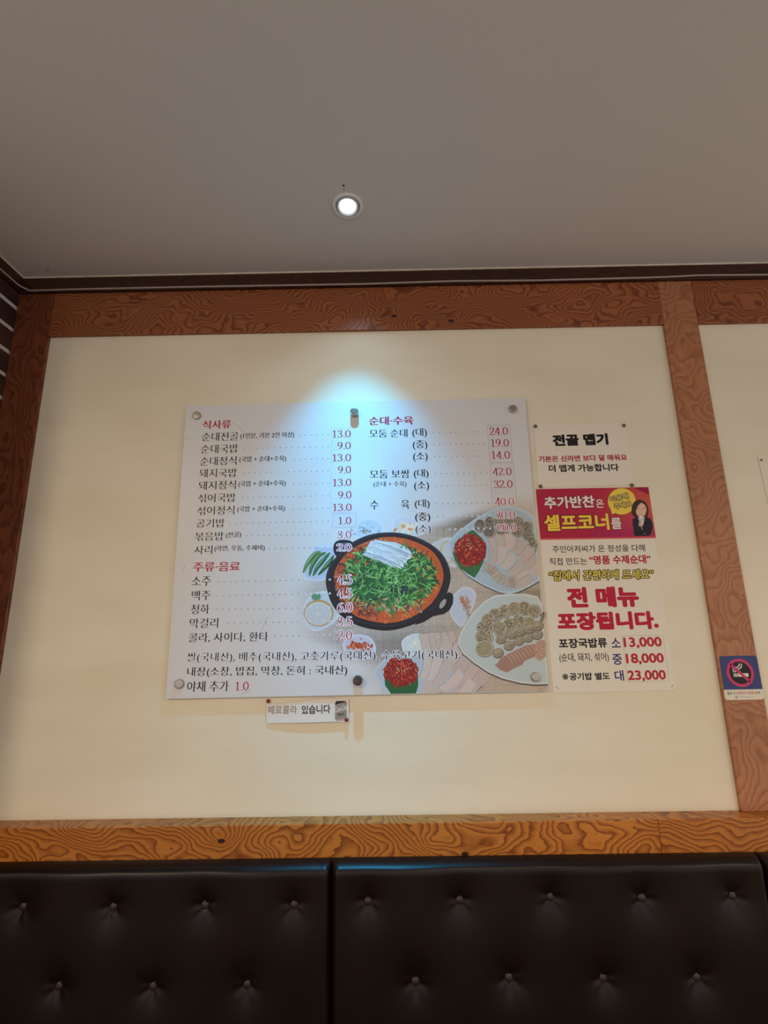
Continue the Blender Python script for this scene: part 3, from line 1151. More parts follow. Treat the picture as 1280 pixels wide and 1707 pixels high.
for pts, c in (([(88, 612), (130, 520), (200, 430), (260, 405)], (108, 142, 84)), ([(150, 640), (175, 540), (235, 450), (310, 415)], (66, 128, 72)),
               ([(185, 640), (225, 560), (290, 480), (350, 415)], (52, 116, 66)), ([(235, 632), (300, 560), (350, 500), (386, 440)], (44, 104, 60))):
    p = zA(smooth_line(pts, 5))
    a.stroke(p, 8.2, c, 3.2, .75)
    a.stroke([(x - .8, y - 1.1) for x, y in p[4:-4]], .8, (190, 214, 180), 3.4, .5)
    a.stroke([(x + 1.6, y + 1.6) for x, y in p[2:-2]], 1.6, tuple(v * .62 for v in c), 3.3, .5)
a.build('green_chilies', M_PRINT, food, fix=False)
a = bowl(zA([(95, 1010), (110, 900), (190, 810), (320, 790), (420, 860), (450, 980), (400, 1080), (300, 1150), (200, 1175), (120, 1120)]), (214, 220, 230), (198, 206, 218), 2, .92)
c_ = zA([(240, 1000)])[0]
a.ell(c_[0], c_[1], 25, 22.5, (196, 156, 100), 3, 0, 32)
a.ell(c_[0] - .8, c_[1] + 1, 22.5, 19.5, (206, 206, 206), 3.2, 0, 32)
for q in (.78, .55, .34):
    a.ring(c_[0] - .8, c_[1] + 1.4, 22.5 * q, 19.5 * q, 1.1, (178, 182, 188), 3.4)
a.fan(zA([(215, 842)])[0], zA([(165, 835), (185, 815), (240, 805), (262, 830), (255, 865), (210, 880), (180, 868)]), (96, 150, 110), 3.6)
a.build('onion_dish', M_PRINT, food, fix=False)
# pale dish and dip behind the upper plate
a = bowl(zB([(150, 520), (200, 460), (330, 420), (420, 480), (430, 620), (380, 700), (300, 660), (240, 600)]), (212, 212, 208), (204, 206, 206), 2)
a.ring(*zB([(310, 560)])[0], 12, 19, 2.0, (206, 176, 116), 3)
a.build('sauce_dish', M_PRINT, food, fix=False)

a = Art(BD)
outer = z4([(158, 340), (165, 400), (190, 470), (240, 530), (320, 575), (420, 597), (500, 595), (600, 565), (680, 520), (740, 450), (772, 370), (775, 310),
            (750, 240), (700, 185), (620, 140), (530, 115), (450, 112), (370, 125), (290, 160), (220, 220), (175, 280)])
ctr = z4([(465, 350)])[0]
# handles
a.fan(z4([(235, 182)])[0], smooth_line(z4([(290, 160), (240, 148), (205, 160), (195, 190), (205, 225), (235, 235), (290, 215)]), 5, True), (36, 38, 50), 5)
a.ell(*z4([(247, 180)])[0], 8.5, 5.5, (92, 96, 112), 5.3, -.3)
a.poly(z4([(640, 500), (690, 500), (735, 440), (752, 418), (768, 408), (784, 414), (791, 432), (788, 466), (772, 497), (745, 516), (690, 528), (645, 556), (600, 572)]), (30, 30, 36), 7.2)
a.ell(*z4([(738, 466)])[0], 4.0, 9.0, (168, 164, 162), 7.6, .55)
a.fan(ctr, smooth_line(outer, 4, True), (26, 26, 34), 6)
rim = [(ctr[0] + (x - ctr[0]) * .975, ctr[1] + (y - ctr[1]) * .95 - 2.6) for x, y in smooth_line(outer, 4, True)]
a.fan(ctr, rim, (58, 60, 72), 6.2)
rim = [(ctr[0] + (x - ctr[0]) * .965, ctr[1] + (y - ctr[1]) * .935 - 2.2) for x, y in smooth_line(outer, 4, True)]
a.fan(ctr, rim, (34, 34, 44), 6.4)
a.build('iron_pot', M_PRINT, food, fix=False)

a = Art(BD)
soup = smooth_line(z4([(190, 330), (205, 400), (240, 480), (300, 535), (380, 562), (460, 572), (540, 560), (620, 525), (690, 470), (735, 400), (752, 330), (735, 260),
                       (690, 200), (620, 160), (540, 135), (450, 130), (380, 145), (300, 180), (240, 230), (205, 280)]), 4, True)
soup = [(ctr[0] + (x - ctr[0]) * .965, ctr[1] + (y - ctr[1]) * .965 - 1) for x, y in soup]
a.fan(ctr, soup, (204, 92, 46), 8)


for k_ in range(260):
    an = rg.uniform(1.75, 4.7)
    r = math.sqrt(rg.uniform(.4, .86))
    a.ell(ctr[0] + 96 * r * math.cos(an), ctr[1] + 74 * r * math.sin(an) - 1, rg.uniform(1.2, 4), rg.uniform(.8, 2.2), jitter(rg.choice([(136, 58, 42), (110, 58, 44), (160, 78, 54), (90, 52, 44), (186, 120, 90)]), 14), 8.05, rg.uniform(0, 3), 8, .25, rg)


def in_pot(q):
    an = rg.uniform(0, 6.283)
    r = math.sqrt(rg.uniform(q[0] ** 2, q[1] ** 2))
    return ctr[0] + 92 * r * math.cos(an), ctr[1] + 71 * r * math.sin(an)


for _ in range(150):
    x, y = in_pot((.55, .98))
    left = x < ctr[0] - 25
    c = rg.choice([(150, 60, 40), (122, 66, 48), (176, 84, 52)] if left else [(222, 120, 66), (196, 84, 40), (214, 106, 58)])
    a.ell(x, y, rg.uniform(1.5, 5), rg.uniform(1, 3), jitter(c, 12), 8.1, rg.uniform(0, 3), 9, .25, rg)
for _ in range(170):
    x, y = in_pot((.5, .97))
    a.ell(x, y, rg.uniform(.4, .9), rg.uniform(.3, .7), jitter(rg.choice([(96, 46, 26), (236, 190, 130), (92, 108, 50)]), 10), 8.3, 0, 6)
for _ in range(46):
    x, y = z4([(min(620, max(310, rg.gauss(460, 90))), rg.gauss(478, 20))])[0]
    a.ell(x, y, rg.uniform(2.5, 6), rg.uniform(1.6, 3.6), jitter(rg.choice([(186, 150, 124), (150, 112, 92), (206, 178, 150), (120, 84, 66)]), 14), 8.4, rg.uniform(0, 3), 9, .3, rg)
a.build('red_broth', M_PRINT, food, fix=False)

a = Art(BD)
GREENS = [(52, 120, 60), (86, 158, 78), (120, 184, 96), (38, 92, 52), (70, 140, 66), (144, 198, 116), (30, 72, 50)]
dk = smooth_line(z4([(250, 300), (300, 230), (360, 190), (470, 175), (600, 190), (680, 260), (700, 360), (640, 430), (540, 470), (460, 480), (370, 455), (290, 420)]), 4, True)
a.fan(ctr, dk, (40, 92, 54), 8.5)
for _ in range(640):
    an = rg.uniform(0, 6.283)
    r = math.sqrt(rg.uniform(0, 1))
    x, y = z4([(475 + 225 * r * math.cos(an), 335 + 150 * r * math.sin(an))])[0]
    th = an + rg.gauss(0, .9) if r > .5 else rg.uniform(0, 6.28)
    L_ = rg.uniform(5, 17)
    bend = rg.uniform(-.5, .5)
    p = [(x + L_ * s_ * math.cos(th + bend * s_), y + L_ * s_ * math.sin(th + bend * s_)) for s_ in (0, .25, .5, .75, 1)]
    if max(((q[0] - ctr[0]) / 90) ** 2 + ((q[1] - ctr[1]) / 70) ** 2 for q in p) > 1:
        continue
    a.stroke(p, rg.uniform(1.4, 3.8), jitter(rg.choice(GREENS), 12), 8.7 + rg.uniform(0, 1.2), .85)
for _ in range(60):   # pale stems
    x, y = z4([(rg.gauss(470, 110), rg.gauss(345, 70))])[0]
    th = rg.uniform(0, 3.14)
    L_ = rg.uniform(12, 30)
    p = [(x + L_ * s_ * math.cos(th + .3 * s_), y + L_ * s_ * math.sin(th + .3 * s_)) for s_ in (0, .33, .66, 1)]
    if max(((q[0] - ctr[0]) / 92) ** 2 + ((q[1] - ctr[1]) / 72) ** 2 for q in p) > 1:
        continue
    a.stroke(p, rg.uniform(.7, 1.3), jitter((150, 206, 118), 16), 10, .5)
for p in ([(470, 400), (480, 480), (492, 540)], [(300, 380), (340, 420), (352, 470)], [(610, 380), (640, 420), (655, 440)]):
    a.stroke(z4(smooth_line(p, 4)), 5.0, (60, 128, 72), 10.2, .6)
for _ in range(22):
    x, y = z4([(rg.gauss(540, 35), rg.gauss(385, 22))])[0]
    a.ell(x, y, rg.uniform(2, 4), rg.uniform(1, 2.4), jitter((40, 46, 66), 10), 9.6, rg.uniform(0, 3), 8, .2, rg)
a.build('green_vegetables', M_PRINT, food, fix=False)

a = Art(BD)
en = z4([(338, 222), (350, 185), (372, 150), (395, 145), (440, 150), (505, 155), (560, 178), (592, 205), (588, 235), (560, 255), (545, 285), (522, 298), (470, 262), (400, 238)])
a.fan(z4([(460, 205)])[0], [(z4([(460, 205)])[0][0] * .1 + x * .9, z4([(460, 205)])[0][1] * .1 + y * .9) for x, y in en], (206, 214, 220), 10.6)
for _ in range(190):
    s_ = rg.uniform(0, 1)
    x0_, y0_ = 345 + 60 * s_ + rg.uniform(-8, 8), 222 - 72 * s_ + rg.uniform(-6, 6)
    x1_, y1_ = 525 + 62 * s_ + rg.uniform(-30, 10), 286 - 70 * s_ + rg.uniform(-10, 10)
    a.stroke(z4([(x0_, y0_), ((x0_ + x1_) / 2, (y0_ + y1_) / 2 - rg.uniform(0, 9)), (x1_, y1_)]), rg.uniform(.5, 1.0), jitter(rg.choice([(236, 240, 242), (222, 228, 232), (168, 180, 192)]), 8), 10.8 + rg.uniform(0, .4), .5)
for _ in range(40):
    s_ = rg.uniform(0, 1)
    p = z4([(530 + 60 * s_ + rg.uniform(-10, 8), 286 - 72 * s_ + rg.uniform(-8, 8))])[0]
    a.ell(p[0], p[1], 1.3, 1.1, jitter((226, 230, 232), 10), 11.4, 0, 8)
a.build('enoki_mushrooms', M_PRINT, food, fix=False)


# upper right plate -----------------------------------------------------
def kimchi(zf, cx, cy, rx, ry, l, name, n=150):
    a = Art(BD)
    p = zf([(cx, cy)])[0]
    q = zf([(cx + rx, cy + ry)])[0]
    Rx, Ry = q[0] - p[0], q[1] - p[1]
    a.ell(p[0], p[1], Rx, Ry, (142, 30, 28), l, 0, 26, .07, rg)
    for _ in range(n):
        an = rg.uniform(0, 6.28)
        r = math.sqrt(rg.uniform(0, 1))
        x, y = p[0] + Rx * r * math.cos(an), p[1] + Ry * r * math.sin(an)
        y = min(y, edge_y(x) - 4)
        th = rg.uniform(0, 6.28)
        L_ = rg.uniform(3, 7)
        a.stroke([(x, y), (x + L_ * .5 * math.cos(th), y + L_ * .5 * math.sin(th)), (x + L_ * math.cos(th + .6), y + L_ * math.sin(th + .6))], rg.uniform(.9, 2.2),
                 jitter(rg.choice([(186, 42, 34), (210, 66, 48), (120, 22, 22), (160, 30, 30), (220, 92, 62)]), 10), l + .3 + rg.uniform(0, .6), .6)
    for _ in range(55):
        x, y = p[0] + Rx * rg.gauss(0, .4), p[1] + Ry * rg.gauss(-.35, .33)
        a.ell(x, y, .9, .55, jitter((232, 200, 150), 14), l + 1.2, rg.uniform(0, 3), 7)
    a.build(name, M_PRINT, food, fix=False)


def sundae(a, cx, cy, rx, ry, l, rot=0.0, base=(150, 140, 122), n=26):
    a.ell(cx + .5, cy + .7, rx * 1.04, ry * 1.04, (112, 102, 90), l, rot, 22)
    a.ell(cx, cy, rx, ry, (188, 182, 166), l + .1, rot, 22)
    a.ell(cx - .5, cy, rx * .9, ry * .9, base, l + .2, rot, 22, .03, rg)
    for _ in range(n):
        an = rg.uniform(0, 6.28)
        r = math.sqrt(rg.uniform(0, .72))
        c, s = math.cos(rot), math.sin(rot)
        u, v = rx * r * math.cos(an), ry * r * math.sin(an)
        a.ell(cx + u * c - v * s, cy + u * s + v * c, rg.uniform(.5, 1.4), rg.uniform(.4, 1.0), jitter(rg.choice([(58, 52, 48), (84, 76, 64), (190, 178, 146), (112, 112, 72), (44, 40, 40), (200, 190, 160)]), 12), l + .3, rg.uniform(0, 3), 7, .2, rg)


a = Art(BD)
pl = clip_board(zB([(318, 520), (312, 470), (400, 372), (560, 252), (700, 172), (790, 142), (850, 130), (950, 140), (1050, 180), (1140, 235), (1240, 500), (1240, 780), (1165, 825), (1050, 890), (960, 930),
                    (890, 945), (800, 935), (650, 870), (500, 780), (400, 680), (340, 600)]))
pc = zB([(760, 560)])[0]
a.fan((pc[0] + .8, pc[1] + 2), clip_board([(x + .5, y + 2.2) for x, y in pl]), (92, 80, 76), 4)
a.fan(pc, pl, (190, 206, 214), 4.3)
a.fan(pc, [(pc[0] + (x - pc[0]) * .955, pc[1] + (y - pc[1]) * .95) for x, y in pl], (172, 191, 201), 4.5)
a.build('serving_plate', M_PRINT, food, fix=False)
a = Art(BD)
for x, y, rx, ry in ((612, 312, 9.5, 11), (702, 285, 8.5, 11), (700, 368, 11, 9), (790, 275, 8, 10), (815, 360, 10, 8), (880, 280, 9, 9.5), (965, 280, 9.5, 9.5), (1050, 320, 9.5, 9.5), (960, 370, 10, 8), (1060, 400, 10, 9), (1095, 460, 9, 9), (1130, 520, 6, 8)):
    p = zB([(x, y)])[0]
    if p[0] + rx > edge_x(p[1]):
        rx = edge_x(p[1]) - p[0] - .3
    sundae(a, p[0], p[1], rx, ry, 5 + y / 600, rg.uniform(-.4, .4), (122, 112, 110) if x < 760 else (140, 134, 118), 40)
a.build('sausage_slices', M_PRINT, food, fix=False)
a = Art(BD)


def slices(a, zf, spine, wid, n, c, l, curve=.18):
    line = smooth_line(spine, 8)
    m_ = len(line) - 1
    for i in range(n):
        s_ = i / max(1, n - 1)
        k_ = min(m_ - 1, int(s_ * m_))
        x, y = line[k_]
        dx, dy = line[k_ + 1][0] - x, line[k_ + 1][1] - y
        ln = math.hypot(dx, dy) + 1e-9
        nx_, ny_ = -dy / ln, dx / ln
        sp2 = sum(math.hypot(line[q + 1][0] - line[q][0], line[q + 1][1] - line[q][1]) for q in range(m_)) / n * 1.25
        w_ = wid / 2
        q = [(x + nx_ * w_, y + ny_ * w_), (x + nx_ * w_ * .4 + dx / ln * sp2 * curve, y + ny_ * w_ * .4 + dy / ln * sp2 * curve),
             (x - nx_ * w_, y - ny_ * w_), (x - nx_ * w_ * .95 + dx / ln * sp2, y - ny_ * w_ * .95 + dy / ln * sp2), (x + dx / ln * sp2 * 1.2, y + dy / ln * sp2 * 1.2), (x + nx_ * w_ * .95 + dx / ln * sp2, y + ny_ * w_ * .95 + dy / ln * sp2)]
        p = clip_board(zf(q))
        cc = jitter(c, 7)
        a.poly(p, cc, l + i * .04)
        if p[:3] == zf(q)[:3]:
            a.stroke(p[:3], .8, tuple(v * .78 for v in cc), l + i * .04 + .02)
        for _ in range(7):
            u, v = rg.uniform(.1, .9), rg.uniform(.15, .85)
            mx_ = (p[0][0] * (1 - v) + p[2][0] * v) * (1 - u) + (p[5][0] * (1 - v) + p[3][0] * v) * u
            my_ = (p[0][1] * (1 - v) + p[2][1] * v) * (1 - u) + (p[5][1] * (1 - v) + p[3][1] * v) * u
            if mx_ < edge_x(my_) - 3 and my_ < edge_y(mx_) - 2:
                a.ell(mx_, my_, rg.uniform(.6, 2.2), rg.uniform(.4, .9), tuple(w2 * rg.uniform(.8, 1.08) for w2 in cc), l + i * .04 + .03, rg.uniform(0, 3), 7, .2, rg)


PORK = (200, 186, 178)
slices(a, zB, [(690, 480), (800, 460), (930, 480), (1040, 580), (1120, 690)], 150, 7, PORK, 6.5)
slices(a, zB, [(690, 590), (790, 590), (880, 650), (960, 740), (990, 800)], 160, 6, PORK, 7)
slices(a, zB, [(650, 690), (720, 720), (780, 790), (880, 840), (930, 840)], 100, 12, (186, 172, 158), 7.6)
a.build('pork_slices', M_PRINT, food, fix=False)
a = Art(BD)
a.fan(zB([(520, 580)])[0], zB([(360, 570), (380, 640), (430, 710), (500, 760), (560, 797), (600, 740), (645, 650), (660, 560), (640, 440), (590, 390), (545, 352), (470, 390), (400, 470)]), (54, 106, 60), 6)
a.stroke(zB([(540, 380), (560, 600), (560, 780)]), .8, (92, 140, 88), 6.2)
a.build('perilla_leaf', M_PRINT, food, fix=False)
kimchi(zB, 522, 540, 148, 145, 6.6, 'radish_kimchi')

# shrimp dip dish
a = Art(BD)
dish = smooth_line(zC([(190, 370), (205, 260), (260, 170), (340, 118), (420, 130), (470, 200), (440, 330), (380, 440), (320, 545), (250, 500), (205, 430)]), 5, True)
a.fan(zC([(310, 320)])[0], dish, (208, 212, 222), 3)
a.fan(zC([(320, 325)])[0], [(zC([(320, 325)])[0][0] + (x - zC([(320, 325)])[0][0]) * .87, zC([(320, 325)])[0][1] + (y - zC([(320, 325)])[0][1]) * .87) for x, y in dish], (196, 202, 214), 3.3)
for _ in range(90):
    u = rg.uniform(0, 1)
    x, y = 330 + 60 * u + rg.gauss(0, 18), 240 + 200 * u * rg.uniform(.2, 1) + rg.gauss(0, 14)
    p = zC([(x, y)])[0]
    a.ell(p[0], p[1], rg.uniform(1, 3), rg.uniform(.8, 1.8), jitter(rg.choice([(206, 96, 66), (180, 140, 112), (226, 150, 116), (168, 132, 108)] if u < .5 else [(176, 150, 128), (166, 140, 118), (190, 160, 134)]), 10), 3.6, rg.uniform(0, 3), 8, .2, rg)
a.build('shrimp_dip', M_PRINT, food, fix=False)

# lower middle plate (partly under the text)
a = bowl(zD([(95, 262), (120, 200), (200, 172), (300, 190), (348, 260), (335, 330), (240, 372), (140, 350)]), (210, 216, 228), (196, 200, 216), 3)
for _ in range(70):
    p = zD([(rg.gauss(230, 42), rg.gauss(258, 18))])[0]
    a.ell(p[0], p[1], rg.uniform(1.5, 3.5), rg.uniform(1, 2.4), jitter(rg.choice([(198, 92, 56), (172, 72, 46), (214, 120, 80)]), 10), 3.6, rg.uniform(0, 3), 8, .2, rg)
a.build('red_dip_bowl', M_PRINT, food, fix=False)
a = bowl(zD([(545, 262), (560, 205), (640, 166), (730, 180), (785, 235), (780, 320), (690, 360), (590, 340)]), (216, 222, 226), (206, 216, 222), 3)
for _ in range(22):
    p = zD([(rg.gauss(665, 50), rg.gauss(250, 24))])[0]
    a.ell(p[0], p[1], rg.uniform(2, 5), rg.uniform(1.5, 3), jitter((222, 226, 210), 8), 3.6, rg.uniform(0, 3), 8, .2, rg)
a.build('garlic_bowl', M_PRINT, food, fix=False)
a = Art(BD)
pl = clip_board(zD([(335, 465), (370, 405), (430, 345), (700, 330), (1000, 380), (1205, 470), (1160, 560), (1105, 640), (800, 640), (450, 640), (395, 575)]))
pc = zD([(760, 500)])[0]
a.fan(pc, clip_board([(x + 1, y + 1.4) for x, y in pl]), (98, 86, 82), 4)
a.fan(pc, pl, (196, 208, 216), 4.3)
a.fan(pc, clip_board([(pc[0] + (x - pc[0]) * .97, pc[1] + (y - pc[1]) * .94) for x, y in pl]), (180, 194, 206), 4.5)
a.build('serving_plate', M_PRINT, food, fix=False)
a = Art(BD)
slices(a, zD, [(690, 270), (800, 260), (900, 300), (1010, 400), (1100, 490)], 200, 7, (204, 186, 176), 5)
slices(a, zD, [(700, 400), (780, 420), (870, 470), (950, 550), (1000, 590)], 210, 6, (208, 190, 182), 5.6)
slices(a, zD, [(700, 570), (780, 590), (850, 630)], 120, 4, (206, 188, 180), 6.1)
slices(a, zD, [(800, 220), (880, 200), (960, 190)], 90, 4, (196, 174, 162), 4.7)
a.build('pork_slices', M_PRINT, food, fix=False)
a = Art(BD)
a.fan(zD([(550, 560)])[0], clip_board(zD([(415, 500), (420, 560), (465, 640), (560, 640), (655, 640), (672, 560), (670, 480), (560, 470)])), (36, 98, 56), 6.4)
a.build('perilla_leaf', M_PRINT, food, fix=False)
kimchi(zD, 540, 455, 132, 112, 7, 'radish_kimchi', 190)

# lower right plate
a = Art(BD)
pl = clip_board(zC([(273, 730), (290, 640), (340, 540), (430, 400), (560, 270), (660, 212), (790, 190), (1000, 190), (1130, 220), (1300, 300), (1400, 700), (1400, 1100), (1250, 1155), (1100, 1160), (950, 1145), (750, 1095), (600, 1030), (450, 930), (330, 830)]))
pc = zC([(800, 680)])[0]
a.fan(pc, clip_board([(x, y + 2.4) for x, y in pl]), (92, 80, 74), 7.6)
a.fan(pc, pl, (210, 216, 212), 8)
a.fan(pc, clip_board([(pc[0] + (x - pc[0]) * .965, pc[1] + (y - pc[1]) * .955) for x, y in pl]), (192, 202, 198), 8.2)
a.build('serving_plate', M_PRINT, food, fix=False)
a = Art(BD)
for x, y, rx, ry in ((1175, 440, 9, 10), (1090, 372, 11, 11), (985, 345, 11, 12), (880, 350, 10.5, 12), (775, 375, 11, 11), (675, 415, 12, 11), (600, 470, 12, 11), (560, 555, 14, 11.5), (1035, 490, 10, 9), (925, 485, 11, 10), (825, 510, 11, 10), (725, 560, 12, 12), (556, 650, 15, 13), (560, 775, 15, 13.5)):
    p = zC([(x, y)])[0]
    if p[0] + rx > edge_x(p[1]):
        rx = max(3, edge_x(p[1]) - p[0] - .3)
    sundae(a, p[0], p[1], rx, ry, 8.6 + y / 500, rg.uniform(-.3, .3), (162, 148, 118), 70)
for rowp in ([(735, 670), (845, 620), (940, 590), (1040, 560), (1130, 530)], [(705, 820), (820, 740), (925, 690), (1025, 655), (1125, 625)]):
    for (x, y) in rowp:
        p = zC([(x, y)])[0]
        a.ell(p[0] + .4, p[1] + .8, 9.6, 8.4, (84, 76, 66), 10.6, -.45, 18)
        a.ell(p[0], p[1], 9.2, 7.8, (156, 144, 120), 10.7, -.45, 18, .03, rg)
        a.ell(p[0] - 1, p[1] - 2.4, 7, 3, (172, 162, 138), 10.8, -.45, 14)
        for _ in range(8):
            a.ell(p[0] + rg.uniform(-6, 6), p[1] + rg.uniform(-5, 5), rg.uniform(.5, 1.2), rg.uniform(.4, .8), jitter((92, 84, 72), 10), 10.9, rg.uniform(0, 3), 7)
a.build('sausage_slices', M_PRINT, food, fix=False)
a = Art(BD)
lv = clip_board(zC([(668, 950), (700, 930), (730, 880), (830, 820), (1000, 740), (1085, 725), (1120, 850), (990, 905), (960, 950), (880, 985), (800, 1030), (730, 1005)]))
a.fan(zC([(880, 890)])[0], lv, (168, 130, 112), 11.2)
for i in range(8):
    x, y = 800 + i * 36, 850 - i * 16
    a.stroke(zC(smooth_line([(x - 30, y - 10), (x + 20, y + 20), (x + 60, y + 85)], 4)), .8, (216, 190, 164), 11.4, .4)
a.fan(zC([(1150, 800)])[0], clip_board(zC([(1090, 735), (1130, 690), (1200, 680), (1240, 690), (1250, 860), (1190, 880), (1150, 912), (1110, 880)])), (190, 152, 130), 11.3)
for _ in range(60):
    p = zC([(rg.uniform(1100, 1215), rg.uniform(710, 880))])[0]
    a.ell(p[0], p[1], rg.uniform(.6, 2), rg.uniform(.4, 1.2), jitter(rg.choice([(208, 172, 148), (164, 122, 102)]), 10), 11.5, rg.uniform(0, 3), 7)
a.build('liver_slices', M_PRINT, food, fix=False)


# ---------------------------------------------------------------- papers right of the board
def paper(name, mid, label, cat, corners, d, col, th=0.0006, group=None, **kw):
    root = thing(name, on_wall(*mid, d), label, cat, group)
    sheet('sheet', corners, d, th, M_PAPER, root, col, **kw)
    return root


def pin(px, py, d, m, label, r=0.0052, grp='push pins on the paper notices'):
    c = on_wall(px, py, d)
    b = MB()
    b.lathe([(0.0006, -d + 0.0002), (0.0006, 0.0), (r * .9, 0.0002), (r, 0.0012), (r * .9, 0.0026), (r * .6, 0.0036), (r * .05, 0.004)], c, '-Y', 20)
    return tag(b.build('push_pin', m, origin=tuple(map(float, c)), smooth=True), label, 'push pin', grp)


ND = 0.0012
PAPER = (230, 222, 205)
notice = paper('paper_notice', (970, 758), 'small white paper notice about spiciness pinned above the red poster', 'notice', [(889.5, 708), (1043.8, 706), (1057.3, 808), (897.5, 812.5)], ND, PAPER)
T(notice, 'headline_text', ND, ZD, '전골 맵기', 215, 277, 690, 264, 100, (26, 22, 24), 'black', M_PAPER)
T(notice, 'body_text', ND, ZD, '기본은 신라면 보다 덜 매워요', 92, 412, 848, 396, 53, (172, 36, 54), 'heavy', M_PAPER)
T(notice, 'body_text', ND, ZD, '더 맵게 가능합니다', 180, 498, 778, 487, 64, (28, 24, 26), 'heavy', M_PAPER)
pin(892.3, 711, ND, M_PIN_GREY, 'grey push pin at the top left corner of the small white notice')
pin(1039.6, 709.6, ND, M_PIN_GREY, 'grey push pin at the top right corner of the small white notice')
pin(900.8, 811, ND + .0003, M_PIN_GREY, 'grey push pin between white notice and red poster, above the poster left corner')
pin(1053, 809, ND + .0003, M_PIN_GREY, 'grey push pin between white notice and red poster, above the printed woman')

PD = 0.0010
zd = Z(5.12, 880, 690)
ze = Z(5.12, 890, 890)
poster = paper('takeout_poster', (1010, 980), 'tall poster with red banner on top and takeout prices below', 'poster',
               [(892.8, 815), (1080.5, 811.5), (1127, 1151), (922, 1155)], PD, PAPER)
a = Art(PD)
band = zd([(66, 642), (1027, 624), (1090, 1048), (105, 1063)])


def bil(u, v):
    tl, tr, br, bl = band
    return tuple((tl[k] * (1 - u) + tr[k] * u) * (1 - v) + (bl[k] * (1 - u) + br[k] * u) * v for k in (0, 1))


N = 20
for i in range(N):
    for j in range(10):
        u, v = (i + .5) / N, (j + .5) / 10
        q = max(0, 1 - math.hypot((u - 1.0) * 1.5, (v - .35) * .9) * 1.25)
        q2 = max(0, 1 - math.hypot((u - .75) * 1.8, (v - 1.0) * 1.2) * 1.4)
        c = [178 + 30 * q - 10 * q2, 32 + 62 * q, 66 + 4 * q + 30 * q2]
        a.poly([bil(i / N, j / 10), bil((i + 1) / N, j / 10), bil((i + 1) / N, (j + 1) / 10), bil(i / N, (j + 1) / 10)], c, 1)
a.poly([bil(0, 1), bil(1, 1), (band[2][0] + .4, band[2][1] + 2.6), (band[3][0] + .4, band[3][1] + 2.6)], (222, 96, 92), 1)
a.poly([bil(.86, 0), bil(1, 0), bil(1, .16)], (150, 24, 66), 1.3)
a.build('banner', M_PAPER, poster, fix=False)
T(poster, 'banner_text', PD, ZD, '추가반찬', 143, 811, 575, 799, 104, (240, 226, 214), 'heavy', M_PAPER, halo=(112, 22, 44), halo_r=.085, l=4)
T(poster, 'banner_text', PD, ZD, '은', 585, 803, 652, 800, 72, (240, 226, 214), 'bold', M_PAPER, halo=(112, 22, 44), halo_r=.075, l=4)
T(poster, 'banner_text', PD, ZD, '셀프코너', 145, 1003, 700, 990, 142, (244, 208, 74), 'heavy', M_PAPER, halo=(112, 22, 44), halo_r=.09, l=4)
T(poster, 'banner_text', PD, ZD, '를', 715, 985, 805, 982, 98, (240, 226, 214), 'bold', M_PAPER, halo=(112, 22, 44), halo_r=.075, l=4)
a = Art(PD)
a.ell(*zd([(800, 746)])[0], 24, 23, (120, 40, 30), 2, 0, 36)
a.poly(zd([(700, 810), (712, 866), (775, 838)]), (120, 40, 30), 2)
a.ell(*zd([(800, 746)])[0], 23.2, 22.2, (238, 206, 82), 2.3, 0, 36)
a.poly(zd([(704, 805), (716, 858), (775, 835)]), (238, 206, 82), 2.3)
a.build('speech_bubble', M_PAPER, poster, fix=False)
T(poster, 'bubble_text', PD, ZD, '이용해', 708, 756, 862, 724, 50, (244, 222, 130), 'semi', M_PAPER, halo=(52, 40, 24), halo_r=.10, l=4)
T(poster, 'bubble_text', PD, ZD, '주세요', 744, 818, 892, 790, 52, (244, 222, 130), 'semi', M_PAPER, halo=(52, 40, 24), halo_r=.10, l=4)
zw = Z(9.846, 980, 800)
a = Art(PD)
a.fan(zw([(860, 480)])[0], smooth_line(zw([(715, 500), (725, 420), (760, 360), (830, 325), (900, 335), (960, 385), (990, 460), (992, 540), (970, 605), (930, 620), (800, 620), (745, 590), (720, 555)]), 4, True), (70, 48, 38), 4.6)
a.fan(zw([(870, 480)])[0], smooth_line(zw([(785, 480), (810, 420), (870, 375), (930, 410), (958, 470), (950, 540), (915, 600), (870, 620), (820, 590), (790, 540)]), 4, True), (226, 184, 160), 5)
a.stroke(smooth_line(zw([(870, 372), (830, 400), (800, 450), (786, 500)]), 4), 1.6, (70, 48, 38), 5.4, .3)
a.stroke(zw([(808, 470), (840, 466)]), .7, (60, 40, 34), 5.4)
a.stroke(zw([(890, 464), (926, 466)]), .7, (60, 40, 34), 5.4)
a.stroke(zw([(866, 480), (862, 525), (874, 530)]), .4, (196, 150, 128), 5.4)
a.stroke(zw([(835, 560), (900, 560)]), .8, (170, 84, 76), 5.4, .6)
a.fan(zw([(900, 760)])[0], smooth_line(zw([(740, 640), (800, 610), (870, 640), (950, 600), (1010, 630), (1050, 690), (1062, 780), (1040, 860), (1010, 912), (880, 918), (765, 915), (745, 800), (730, 700)]), 4, True), (34, 34, 48), 4.4)
a.poly(zw([(835, 620), (930, 610), (905, 740), (870, 770)]), (226, 220, 216), 4.8)
a.fan(zw([(870, 625)])[0], smooth_line(zw([(825, 630), (838, 590), (870, 578), (905, 590), (920, 630), (900, 670), (840, 672)]), 4, True), (198, 190, 186), 6)
a.ell(*zw([(868, 615)])[0], 2.6, 2.6, (226, 220, 216), 6.3, 0, 16)
a.stroke(zw([(868, 665), (872, 740), (890, 820)]), 2.2, (150, 142, 140), 5.8, .3)
